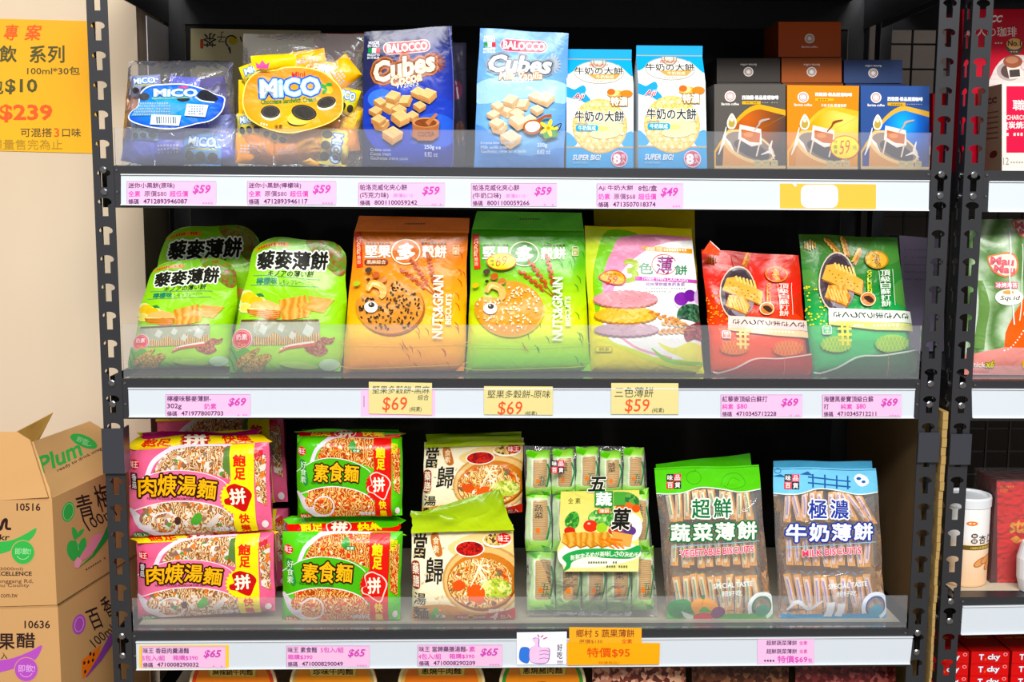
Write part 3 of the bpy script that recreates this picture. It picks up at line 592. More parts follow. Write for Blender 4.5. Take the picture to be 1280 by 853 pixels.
# --- wafer cubes
def cube(p, cx, cy, s, rot, top, side, ln):
    a = [(-s, -.15*s), (0, -.75*s), (s, -.2*s), (.05*s, .45*s)]; R = lambda pts: rotp([(cx+x, cy+y) for x, y in pts], rot, (cx, cy))
    p.poly(R(a), top); p.poly(R([(-s, -.15*s), (.05*s, .45*s), (.05*s, 1.1*s), (-.95*s, .5*s)]), side[0]); p.poly(R([(.05*s, .45*s), (s, -.2*s), (.95*s, .45*s), (.05*s, 1.1*s)]), side[1])
    for k in (.2, .4, .6, .8):
        p.line(R([(-s, -.15*s+.65*s*k), (.05*s, .45*s+.65*s*k)]), .5, ln); p.line(R([(.05*s, .45*s+.65*s*k), (s, -.2*s+.65*s*k)]), .5, ln)
        p.line(R([(-s+s*k, -.15*s-.6*s*k), (.05*s+.95*s*k, .45*s-.65*s*k)]), .35, side[1])
CUB = [(487, 127, 12, 0), (476, 124, 8, -8), (492, 117, 10, 12), (507, 122, 9, 30), (523, 112, 9, 5), (535, 115, 11, 8), (525, 129, 8, -5), (471, 135, 8, 0), (500, 134, 9, 0), (516, 141, 8, 0), (478, 151, 10, 15), (475, 146, 9, 0), (502, 143, 12, -10), (492, 164, 13, -4)]
def wafer_bag(P, dx, dy, top, side, ln): [cube(P, x+dx, y+dy, s, r, top, side, ln) for x, y, s, r in CUB]
def flagmark(P, x, y, c):
    P.text('MADE', x, y-9, x+13, y-5.5, c, bold=.03); P.text('IN ITALY', x-1, y-5, x+14, y-1.5, c, bold=.03)
    for i, k in enumerate(('#1a8a4a', '#f2f2f0', '#d8303a')): P.rect(x-.5+i*5, y-.5, x+4.5+i*5, y+5.5, k)
    P.text('PRODOTTO', x-1, y+6.5, x+14, y+9.5, c, bold=.03); P.text('IN ITALIA', x-1, y+10.3, x+14, y+13, c, bold=.03)
NAVY = G('cocoa_bag_navy', [(0, '#3b4cc0'), (.35, '#2c3a9c'), (.7, '#232a60'), (1, '#22264a')], mode='r', ctr=(.75, .35), rad=.85)
P = Panel([(455, 36), (565, 28), (567, 205), (453, 205)], .048, lean=3, T=.009, Tb=.014, prof='pouch', wr=.0013, mat=NAVY, matb='#262a52', name='pouch', zb=ZS[0])
P.root('wafer_bag', 'dark navy stand-up bag of cocoa wafer cubes with a red oval logo', 'snack bag')
P.blob([(452, 120), (480, 100), (530, 108), (570, 130), (566, 175), (520, 200), (480, 190), (455, 160)], '#2f45b4'); P.ell(543, 160, 30, 22, '#3a62d0'); P.ell(478, 120, 18, 12, '#4a78d8')
P.rrect(479, 47, 538, 63, 7.5, '#f1c9c4', 4); P.rrect(480, 48, 537, 62, 7, '#cf2436', 4); P.text('BALOCCO', 484, 50, 534, 60, '#ffffff', rot=4, bold=.045); flagmark(P, 461, 57, '#e8eaf2')
for a in range(-60, 100, 22): c, s = math.cos(math.radians(a)), math.sin(math.radians(a)); P.line([(543+6*c, 75-6*s), (543+14*c, 75-14*s)], [4, 1.5], '#7a2f18')
P.ell(541, 75, 8, 7, '#7a2f18')
P.text('Cubes', 468, 68, 543, 92, '#f8ecc4', rot=12, bold=.05, shear=.2, out=('#b4642a', .17, '#7a3a18', .1)); P.text('Cocoa', 489, 89, 527, 101, '#f6e0b4', rot=11, bold=.04, shear=.2, out=('#9a5224', .06)); P.text('Wafers', 496, 98, 524, 106, '#e8e4e0', rot=9, bold=0, shear=.3)
wafer_bag(P, 0, 0, '#ecc98c', ('#c8935a', '#dcae70'), '#a8693a')
P.ell(532, 165, 17, 8, '#9a5830'); P.poly([(516, 150), (549, 150), (548, 168), (541, 173), (523, 173), (517, 167)], '#a8653a'); P.ell(532.5, 150, 16.5, 6.5, '#c88a58'); P.ell(532.5, 150.5, 13.5, 5, '#7c4020'); P.line([(534, 152), (546, 139)], [6, 3], '#b87444'); P.text('COCOA', 523, 162, 543, 168, '#6a3418', bold=.03)
for i, t in enumerate(('Crème cacao', 'Cocoa cream', 'Gaufrettes crème cacao')): P.text(t, 465.5, 182+i*4.5, (490, 490, 511)[i], 185.5+i*4.5, '#cfd4ec', bold=0)
P.text('250g', 531, 178, 543, 184, '#f0f2fa', bold=.02); P.text('8.82 oz', 531, 186, 547, 191, '#e0e2f0', bold=0); P.fake(545, 180, 555, 183, '#cfd4ec'); P.line([(562, 30), (564, 120), (564, 204)], 1, '#5a62a8')
Q = Panel([(556, 46), (583, 48), (584, 205), (556, 205)], .10, lean=5, T=.01, prof='pouch', wr=.003, mat='#2a2838', name='pouch', zb=ZS[0]); Q.root('wafer_bag', 'dark bag mostly hidden behind the navy cocoa wafer bag', 'snack bag'); Q.ell(571, 108, 7, 12, '#5a2c44'); Q.ell(575, 160, 6, 14, '#4a3430')
SKY = G('vanilla_bag_blue', [(0, '#a4d0f0'), (.4, '#7cb4e6'), (1, '#6f9fda')], mode='r', ctr=(.45, .42), rad=.7)
P = Panel([(600, 30), (711, 37), (705, 205), (592, 205)], .044, lean=3, T=.009, Tb=.014, prof='pouch', wr=.0013, mat=SKY, matb='#5f8fd0', name='pouch', zb=ZS[0])
P.root('wafer_bag', 'light blue stand-up bag of milk vanilla wafer cubes', 'snack bag')
P.blob([(596, 100), (640, 92), (706, 100), (705, 125), (660, 118), (598, 125)], '#acd6f2'); P.blob([(594, 150), (650, 190), (704, 180), (704, 204), (592, 204)], '#5c94d8')
P.rrect(625, 45, 684, 61, 7.5, '#e4c0d4', -3); P.rrect(626, 46, 683, 60, 7, '#b42050', -3); P.text('BALOCCO', 629, 48, 681, 57.5, '#ffffff', rot=-3, bold=.045); flagmark(P, 605, 49, '#f4f8ff')
for a in range(-80, 100, 20): c, s = math.cos(math.radians(a)), math.sin(math.radians(a)); P.line([(688+6*c, 76-6*s), (688+13*c, 76-13*s)], [4, 1.5], '#a8b4c0')
P.ell(687, 76, 9, 8, '#a8b4c0')
P.text('Cubes', 612, 66, 688, 86, '#eceff0', rot=-2, bold=.05, shear=.2, out=('#8795a6', .16, '#4a5868', .07)); P.text('Milk Vanilla', 624, 86, 677, 95, '#fff6e0', rot=1, bold=.03, shear=.2, out=('#b8763a', .08)); P.text('Wafers', 640, 92.5, 666, 99.5, '#f4fbff', bold=0, shear=.3, rot=2)
wafer_bag(P, 146, 4, '#f4e0c4', ('#dcb890', '#eccfa8'), '#c09468')
P.line([(668, 150), (680, 142), (688, 141)], [5, 3, 4], '#a8582c'); P.ell(665, 155, 12, 9, '#b4622e', 10); P.ell(665, 154.5, 9.5, 6.5, '#f4f0ea', 10)
P.poly([(676, 158), (690, 156), (696, 166), (680, 172)], '#58a048')
for a in range(5): P.ell(684+6*math.cos(a*1.26), 156+6*math.sin(a*1.26), 5.5, 2.4, '#f0dc5a', -72*a)
P.ell(684, 156, 2, 2, '#d89a20'); P.curve([(690, 155), (698, 150), (695, 160)], 1.2, '#3a2c20'); P.curve([(672, 164), (680, 170), (690, 168)], 1.2, '#3a2c20')
for i, t in enumerate(('Crema latte e vaniglia', 'Milk vanilla cream', 'Gaufrettes crème lait et vanille')): P.text(t, 603, 173+i*4.7, (642, 636, 657)[i], 176.6+i*4.7, '#e8f2fc', bold=0)
P.text('250g', 671, 175, 683, 181, '#f0f6ff', bold=.02); P.text('8.82 oz', 671, 183, 687, 188, '#eef4ff', bold=0)
# --- milk cracker cartons
CRK = VOR('milk_cracker', 420, [(0, '#efcf86'), (.35, '#f5dda0'), (.7, '#e8bf6c')], 'card')
BLU, BLD = '#2ba4e2', '#1f86c8'
def aji(q, lab):
    (TLx, TLy), (TRx, TRy), (BRx, BRy), (BLx, BLy) = q; R = [(709, 56), (792, 56), (792, 205), (708, 205)]
    Y = .042; sh = TLy+45; f = (sh-TLy)/(BLy-TLy)
    lx, rx = TLx+(BLx-TLx)*f, TRx+(BRx-TRx)*f
    P = Panel([(lx, sh), (rx, sh+.6), q[2], q[3]], Y, n=(1, 1), T=0, Tb=.062, prof='flat', wr=0, mat=G('carton_front'+lab[:6], [(0, '#2ba4e2'), (.255, '#2ba4e2'), (.256, '#f4f8fb'), (1, '#f4f8fb')], 'card'), matb='#e8eef2', kind='card', name='carton_body', zb=ZS[0], ref=[(709, 101), (792, 101), (792, 205), (708, 205)])
    P.root('cracker_carton', lab, 'carton'); C = P.C; d = P.dz
    zf = at(TLx, TLy+14, Y+.03).z+d; zt = at(TLx, TLy, Y+.03).z+d; x0, x1 = C[0].x, C[1].x; z0 = min(C[0].z, C[1].z)
    rf = Panel(None or [(0, 0)]*4, Y, n=(1, 1), T=0, Tb=.0006, prof='flat', wr=0, mat='#e9eff3', kind='card', parent=P.parent, name='roof_panel', corners=[(x0, Y+.029, zf), (x1, Y+.029, zf), (x1, Y, z0), (x0, Y, z0)], ref=[(709, 71), (792, 71), (792, 101), (709, 101)])
    m = MB(); m.v = [(x0, Y+.0005, z0), (x0, Y+.0615, z0), (x0, Y+.031, zf), (x1, Y+.0005, z0), (x1, Y+.0615, z0), (x1, Y+.031, zf)]; m.f = [(0, 2, 1), (3, 4, 5), (1, 2, 5, 4)]; m.build('roof_side', M('#e8eef2', 'card'), P.parent)
    fin = Panel([(0, 0)]*4, Y, n=(1, 1), T=0, Tb=.0018, prof='flat', wr=0, mat=BLU, kind='card', parent=P.parent, name='top_fin', corners=[(x0, Y+.0285, zt), (x1, Y+.0285, zt), (x1, Y+.0285, zf), (x0, Y+.0285, zf)], ref=[(709, 56), (792, 56), (792, 71), (709, 71)])
    fin.line([(709, 69.5), (792, 69.5)], 1, '#b9b090')
    rf.rect(709, 71, 792, 76, BLU); rf.blob([(709, 71), (735, 71), (724, 80), (709, 88)], BLU); rf.blob([(792, 71), (770, 71), (780, 80), (792, 90)], BLU)
    rf.ell(750, 85.5, 31.5, 14, '#a8a294'); rf.ell(750, 85.5, 30.5, 13, '#eeebe2'); rf.ell(750, 73, 10, 9, '#9b927c'); rf.ell(750, 73, 8.5, 7.5, '#cfc8b8'); rf.ring(750, 73, 6, 5, 1, '#7f765f')
    rf.poly([(735, 88), (778, 87), (770, 94), (745, 94)], '#c8a060'); rf.text('牛奶の大餅', 720, 79.5, 780, 88, '#2a2a2a', bold=.02); rf.text('超大片!!', 738, 75, 762, 79, '#d05a50'); rf.text('牛奶製成', 746, 89, 768, 93, '#f4ead0'); rf.text('MILK BISCUIT', 741, 95, 765, 97.5, '#8a8474', bold=0)
    A = P
    A.blob([(708, 103), (718, 106), (724, 103), (730, 101), (733, 106), (732, 111), (738, 118), (739, 125), (730, 122), (724, 118), (714, 117), (708, 114)], BLU)
    A.blob([(708, 160), (716, 164), (722, 172), (717, 178), (708, 179)], BLU); A.blob([(792, 160), (784, 160), (776, 170), (782, 179), (792, 179)], BLU)
    A.rect(708, 177.5, 792, 179.5, '#b8a880'); A.ell(750, 152, 34.5, 34.5, '#e0b468'); A.ell(750, 151.5, 33.5, 33.5, CRK)
    for i in range(7):
        for j in range(7):
            x, y = 722+i*9.3+(j % 2)*4.6, 125+j*9
            if (x-750)**2+(y-151)**2 < 900: A.ell(x, y, 2.8, 2.3, '#fbeec0', n=8)
    A.blob([(733, 139), (752, 134), (770, 140), (779, 152), (774, 163), (755, 168), (738, 164), (742, 156), (735, 150)], '#f7efb4'); A.ell(752, 155, 9, 3, '#e8d88a')
    A.rect(719, 148, 781, 148.8, '#b8c0c4')
    A.text('牛奶の大餅', 719, 133, 780, 146, '#20242c', bold=.03, out=('#fbfbf4', .06)); A.rrect(720, 150.5, 748, 158, 2.5, '#28a8d8'); A.text('牛奶製成', 723, 151.5, 745, 157, '#f6fcff', bold=.02)
    A.text('Aji', 717, 111, 731, 119, '#d82040', bold=.02, shear=.25, out=('#ffffff', .06))
    A.ell(769, 111, 10, 4.5, '#f0b458', 4); A.ell(767, 110, 7, 4, '#f8d898'); A.ell(783, 111, 8, 4.5, '#e8883a'); A.ell(764, 109, 5, 4, '#e0702a'); A.text('特濃', 764, 115.5, 784, 126, '#ffffff', bold=.04, out=('#a8843c', .12))
    A.text('SUPER BIG!', 716, 188, 751, 194.5, '#f4faff', bold=.03, shear=.25); A.text('超大極片的感受', 716, 196.5, 734, 199.5, '#9ad4f0')
    A.ell(774, 193, 10.5, 10.5, '#f4d4de'); A.ell(774, 193, 9.3, 9.3, '#d05078'); A.text('8', 767, 187.5, 775, 199, '#ffffff', bold=.06); A.text('包', 776.5, 187, 781, 192, '#ffffff'); A.text('入', 776.5, 193, 781.5, 198.5, '#ffffff')
aji([(709, 56), (792, 56.5), (792, 205), (708, 205)], 'milk cracker gable carton, blue and white, left one beside the light blue wafer bag')
aji([(798, 53), (881, 54), (884, 207.5), (798, 206.5)], 'milk cracker gable carton, blue and white, right one beside the black coffee box')
# --- drip coffee boxes
LOGO = '#f4efe8'
def logo(p, x, y, r=7, c=LOGO, red='#b8584a'):
    p.ell(x, y, r, r*.97, c); p.ring(x, y, r*.7, r*.68, r*.14, red); p.rect(x-r*.36, y-r*.36, x+r*.36, y+r*.36, '#ffffff'); p.ring(x, y, r*.45, r*.45, r*.1, '#8a8a8a')
def coffee(q, lab, mats, dx, extra=False, ypos=.036):
    base, disc, arc, bm = mats
    P = Panel(q, ypos, n=(1, 1), T=0, Tb=.055, prof='flat', wr=0, mat=base, matb=bm, kind='card', name='box_body', zb=ZS[0], ref=[(893, 102), (983, 102), (983, 208), (893, 208)])
    P.root('coffee_box', lab, 'coffee box', 'drip coffee boxes in the front row')
    P.poly([(893, 185)]+[(893+90*i/14, 185-58*math.sin(math.pi*.5*min(1, i/9))+(max(0, i-9))*1.4) for i in range(15)]+[(983, 208), (893, 208)], arc)
    P.poly([(895, 187)]+[(895+88*i/14, 187-54*math.sin(math.pi*.5*min(1, i/9))+(max(0, i-9))*1.6) for i in range(15)]+[(983, 208), (895, 208)], disc)
    logo(P, 913, 117); P.text('Barista coffee', 902, 125, 924, 128, LOGO, bold=.03)
    if extra:
        P.text('西雅圖‧極品嚴選咖啡', 928, 111, 974, 115.5, '#ffffff', bold=.04); P.rect(928, 118, 951, 121.5, '#e8b43a'); P.fake(932, 119, 948, 120.7, '#8a5a20'); P.text('卡布卡貝 醇濃香醇', 935, 125, 967, 129, '#fff6e4', bold=.03)
    else:
        P.text('西雅圖‧極品嚴選咖啡', 928, 116, 974, 121, '#ffffff', bold=.04); P.rect(928, 123, 951.5, 127, '#d8a83a'); P.fake(933, 124.3, 948, 126, '#7a5a20'); P.fake(953, 124.3, 974, 125.7, '#a09a94')
    P.poly([(903, 208), (905, 172), (920, 180), (962, 200), (966, 208)], '#d99a5c')
    P.ell(936, 180, 35, 18, '#efc88e', -24); P.ell(937, 179.5, 31.5, 14.5, '#8a7a70', -24); P.ell(940, 184, 24, 9, '#4c474c', -24)
    for a, b, c in (((906, 168), (912, 176), (918, 186)), ((908, 155), (904, 175), (898, 190)), ((952, 190), (962, 186), (970, 192)), ((966, 172), (963, 182), (969, 196))): P.line([a, b, c], [1, 4, 1], '#f2ebe4')
    P.poly([(925, 152), (952, 158), (953, 177), (940, 180), (923, 170)], '#f2e4dc'); P.poly([(927, 158), (951, 163), (950, 175), (938, 174), (927, 168)], '#c06a34'); P.ell(936, 165, 6, 3, '#e08a48')
    P.line([(926, 170), (922, 188)], 2, '#e8d0c0'); P.line([(950, 176), (946, 192)], 2, '#e8d0c0')
    P.curve([(943, 160), (949, 153), (952, 148), (963, 145)], [1.5, 2, 3.5, 1.5], '#8a4a28' if extra else '#b8a8a0')
    P.blob([(915, 138), (921, 148), (919, 156), (915, 158), (910, 156), (909, 148)], '#f4efe0'); P.blob([(915, 142), (919, 149), (918, 154), (915, 156), (911, 154), (911, 149)], '#b8a050'); P.ell(915, 146, 2, 2.5, '#fff8e0')
    P.rect(893, 204, 983, 208, '#cdb487')
    for i in range(3): P.rrect(943+i*10.5, 196.5, 952+i*10.5, 204.5, 2, '#c4b48c'); P.fake(945+i*10.5, 199.5, 950+i*10.5, 201, '#9a8a60', n=3)
    return P
D1 = G('coffee_disc_brown', [(0, '#c8661c'), (.6, '#8a4a20'), (1, '#4a3c38')], 'card', 'r', (.45, .6), .55)
D2 = G('coffee_disc_amber', [(0, '#fbe07a'), (.6, '#eeb030'), (1, '#d88a18')], 'card', 'r', (.8, .6), .6)
D3 = G('coffee_disc_blue', [(0, '#38b4ee'), (.45, '#2a6ac8'), (1, '#303c88')], 'card', 'r', (.6, .55), .55)
coffee([(893, 102), (982, 102), (982, 208), (893, 208)], 'charcoal black drip coffee box with brown cup picture', ('#56524e', D1, '#e0a83c', '#3c3a38'), 0)
C2 = coffee([(984, 103), (1074, 104), (1072, 209), (984, 208.5)], 'amber orange drip coffee box with a round yellow price sticker', ('#dd8a1c', D2, '#f0b848', '#c87814'), 0, True)
C3 = coffee([(1076, 104), (1162, 105), (1161, 210), (1076, 209)], 'dark blue drip coffee box with gold arc, rightmost of the front coffee boxes', ('#33508c', D3, '#d8ac50', '#1a6ab8'), 0)
def sticker(P, cx, cy, rx, ry, price, dY=0, fill='#f6e424', small=('特', '惠', '價')):
    S = P; S.ell(cx, cy, rx, ry, '#e0681c', part='price_sticker'); S.ell(cx, cy, rx-1.2, ry-1.2, fill, part='price_sticker')
    S.text(price, cx-rx*.42, cy-ry*.6, cx+rx*.38, cy+ry*.55, '#e0581c', bold=0, shear=.35, rot=8)
    for i, c in enumerate(small): S.text(c, cx-rx*.75, cy-ry*.62+i*ry*.42, cx-rx*.5, cy-ry*.3+i*ry*.42, '#5a5a20', bold=0)
    S.text('元', cx+rx*.55, cy-ry*.15, cx+rx*.8, cy+ry*.2, '#5a5a20', bold=0)
S = C2.sub('price_sticker', [(1034, 162), (1078, 162), (1078, 200), (1034, 200)], dY=-.0012, n=(1, 1), T=0, Tb=0, prof='flat', wr=0, mat=None); sticker(S, 1056, 181, 18.5, 15, '59')
# rear boxes on top of standing ones
def rear(x0, y0, x1, y1, col, top, lab, Yr=.17, txt=True, zb=None, flip=False, logoc=LOGO):
    P = Panel([(x0, y0), (x1, y0), (x1, y1), (x0, y1)], Yr, n=(1, 1), T=0, Tb=.09, prof='flat', wr=0, mat=col, matb=top, kind='card', name='box_body', zb=zb); P.root('coffee_box', lab, 'coffee box', 'coffee boxes stacked in the rear row')
    cx, cy, h = (x0+x1)/2, (y0+y1)/2, (y1-y0); logo(P, cx, cy+(2 if flip else -1), 6.2, logoc, '#a8483c'); (P.text('Barista coffee', cx-10, cy-8, cx+10, cy-5.5, LOGO, bold=.02, rot=180) if flip else P.text('Barista coffee', cx-10, cy+8, cx+10, cy+10.5, LOGO, bold=.02)); return P
zt = at(930, 103.5, .17).z
def support(x0, x1, col, lab): a, b = at(x0, 150, .17), at(x1, 150, .17); o = MB().box(a.x, b.x, .17, .26, ZS[0]+.0005, zt).build('coffee_box', M(col, 'card'), origin=((a.x+b.x)/2, .215, ZS[0])); tag(o, lab, 'coffee box', 'coffee boxes stacked in the rear row')
support(895, 975, '#4a4642', 'black coffee box standing behind, under the lying black one'); support(977, 1052, '#8a4a24', 'brown coffee box standing behind, under the two brown ones'); support(1055, 1130, '#2c3a60', 'blue coffee box standing behind, under the lying blue one')
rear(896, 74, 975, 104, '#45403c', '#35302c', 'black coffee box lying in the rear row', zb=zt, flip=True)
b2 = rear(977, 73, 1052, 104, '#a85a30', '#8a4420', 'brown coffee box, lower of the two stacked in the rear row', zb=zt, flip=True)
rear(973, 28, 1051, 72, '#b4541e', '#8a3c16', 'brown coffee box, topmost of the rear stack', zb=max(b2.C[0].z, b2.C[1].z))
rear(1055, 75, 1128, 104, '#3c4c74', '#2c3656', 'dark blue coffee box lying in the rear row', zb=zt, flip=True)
# things behind
P = Panel([(238, 27), (400, 30), (400, 205), (238, 205)], .33, n=(1, 1), T=0, Tb=.05, prof='flat', wr=0, mat='#d8d0a4', kind='card', name='box_body', zb=ZS[0]).root('rice_cracker_box', 'pale green box with brush lettering at the back left of the top shelf', 'box')
P.text('茶', 254, 33, 270, 50, '#26241e', rot=180, bold=.02); P.text('子', 271, 31, 282, 44, '#3a382c', rot=180, bold=0); P.rrect(250, 40, 254, 52, 1.5, '#c04a34'); P.ell(291, 42, 6, 5, '#c8b424'); P.ring(289, 43, 7, 7, 1.8, '#26241e', 120, 330); P.line([(286, 50), (288, 58)], [3, 1.5], '#26241e'); P.line([(300, 37), (302, 43)], 1.5, '#26241e')
Q = Panel([(392, 36), (457, 34), (455, 205), (395, 205)], .16, lean=5, T=.012, prof='pouch', wr=.003, mat=G('red_film', [(0, '#6a4a50'), (.6, '#7c4a52'), (.85, '#8a2a44'), (1, '#7a1c38')], 'film'), name='pouch', zb=ZS[0]); Q.root('snack_pouch', 'dark red pouch behind the yellow cookie bag', 'snack bag')
# ================================================================ middle shelf
GRN = G('quinoa_green', [(0, '#7cc832'), (.12, '#a8d84a'), (.35, '#96d420'), (.8, '#8ed018'), (1, '#6fae2c')])
SEED = VOR('grain_heap', 500, [(0, '#a8802c'), (.3, '#c9a548'), (.6, '#8a6420'), (.8, '#d8bc6a')]); RSEED = VOR('red_quinoa', 500, [(0, '#8c4a3a'), (.4, '#a8604a'), (.7, '#c08868')])
CRAK = WAVE('cracker_bake', 30, [(0, '#c8822e'), (.5, '#dc9c44'), (1, '#e8b05a')], 6); STK = WAVE('biscuit_edges', 95, [(0, '#8a6a44'), (.45, '#c09a64'), (.8, '#d8b884')], 2)
def quinoa(q, Y, lab, lean=9, n=(14, 18), seed=3, ht=1):
    P = Panel(q, Y, lean=lean, n=n, T=.016, Tb=.022, prof='gusset', wr=.0028, cut=.09, wob=.01, mat=GRN, matb='#6ea82c', zb=ZS[1], ref=[(316, 292), (438, 296), (426, 461), (285, 461)], seed=seed)
    P.root('cracker_bag', lab, 'snack bag', 'green quinoa cracker bags')
    P.blob([(382, 296), (400, 292), (434, 300), (436, 330), (425, 340), (408, 328), (392, 312)], VOR('quinoa_field'+str(seed), 200, [(0, '#7a7a28'), (.4, '#8a5a2c'), (.7, '#5c8a2a')])); P.rect(318, 299, 361, 304.5, '#d88a2c', -2); P.fake(322, 300, 357, 303.5, '#8a5a20')
    P.rect(318, 290, 440, 294, '#a6cc62')
    P.text('藜麥薄餅', 321, 310, 411, 333, '#16160e', bold=.05, out=('#f4f8e8', .1), shear=.12); P.text('キノアの薄い餅', 335, 334.5, 393, 342.5, '#1c2410', bold=.02, shear=.2)
    P.line([(316, 340), (402, 346)], .7, '#5c8a7a'); P.line([(314, 352.5), (400, 355)], .7, '#5c8a7a'); P.text('檸檬味', 321, 343.5, 347, 352, '#1a7a5c', bold=.04); P.text('レモン フレーバー', 350, 346, 388, 352, '#4a7a5c', bold=0, rot=1)
    for x, y, rx, ry, c in ((308, 372, 14, 14, '#d8ee9c'), (320, 378, 16, 12, '#d8ee9c')): P.ell(x, y, rx, ry, c)
    P.ell(312, 369, 10, 8, '#f2c830'); P.ell(322, 373, 9, 6, '#e8bc28'); P.ell(308, 381, 8, 6.5, '#f0e8a0'); P.ell(308, 381, 6, 5, '#e8dc6a'); P.poly([(322, 364), (328, 363), (332, 367), (325, 368)], '#2c7a30'); P.poly([(297, 376), (300, 374), (301, 381), (298, 382)], '#2c7a30')
    P.poly([(318, 375), (336, 372), (352, 378), (352, 386), (314, 381)], '#e8b870'); P.poly([(311, 383), (352, 385), (352, 394), (340, 397), (312, 388)], '#b86a20'); [P.line([(314, 384+i*2.4), (351, 386.5+i*2.4)], .8, '#e0a050') for i in range(4)]
    P.poly([(350, 372), (383, 365), (390, 386), (387, 393), (354, 398), (352, 385)], CRAK); P.poly([(386, 366), (418, 371), (405, 388), (373, 382), (388, 374)], '#dc9a46')
    P.rrect(303, 396, 401, 427, 3, '#a3a68e'); P.rect(304, 396, 400, 399, '#5c4a2c')
    P.poly([(320, 425), (322, 416), (332, 420), (345, 412), (356, 420), (370, 410), (380, 418), (400, 412), (400, 427), (318, 428)], STK)
    for x, y, s in ((330, 408, 7), (352, 406, 6), (385, 410, 9), (366, 416, 6)): P.poly([(x, y-s), (x+s, y-s*.3), (x+s*.4, y+s), (x-s*.6, y+s*.3)], '#c8ccc0')
    P.blob([(395, 425), (404, 418), (412, 420), (418, 418), (414, 426), (406, 428), (410, 436), (400, 442), (385, 436), (382, 428)], RSEED); P.ell(306, 420, 13, 12.5, '#f0d8d0'); P.ell(306, 420, 12, 11.5, '#d83a4c'); P.ring(306, 420, 10.3, 9.8, .6, '#f4c0c0'); P.text('奶素', 299, 414, 313, 421, '#ffe8e8', bold=.02); P.text('Yes', 301, 424, 311, 429, '#f0b84a', bold=0)
    P.curve([(350, 437), (362, 431), (380, 428), (395, 427)], [1, 5, 4], '#d06a30'); P.curve([(352, 433), (366, 428), (394, 424)], 2.5, '#f4e8e0'); P.fake(352, 428, 392, 430, '#d84a6a', rot=8)
    P.blob([(288, 425), (300, 435), (310, 430), (318, 440), (300, 455), (288, 458)], '#5ca82c'); P.curve([(290, 430), (297, 440), (302, 455)], 2, '#3c7a24'); P.curve([(286, 440), (292, 448), (293, 458)], 2, '#2e6a20')
    P.blob([(300, 445), (315, 436), (328, 430), (322, 440), (308, 450), (298, 455)], SEED); P.blob([(305, 456), (318, 444), (335, 438), (342, 442), (332, 452), (326, 458), (308, 459)], SEED)
    P.ell(375, 452, 24, 4, '#b8e46a', -6); P.ell(412, 452, 12, 7, '#c8ecc0')
    return P
quinoa([(190, 316), (300, 312), (288, 448), (158, 452)], .085, 'green quinoa cracker bag leaning left, leftmost front bag on the middle shelf', seed=3)
quinoa([(206, 266), (330, 266), (314, 440), (176, 440)], .135, 'green quinoa cracker bag peeking out above and behind the leftmost one', lean=6, seed=5)
P2 = quinoa([(316, 290), (438, 296), (427, 459), (285, 461)], .052, 'green quinoa cracker bag standing between the leftmost bag and orange bag', seed=9)
for PP in (P2,):
    for x0, y0, x1, y1, a in ((314, 296, 326, 283, -1), (420, 288, 439, 296, 1)): pass
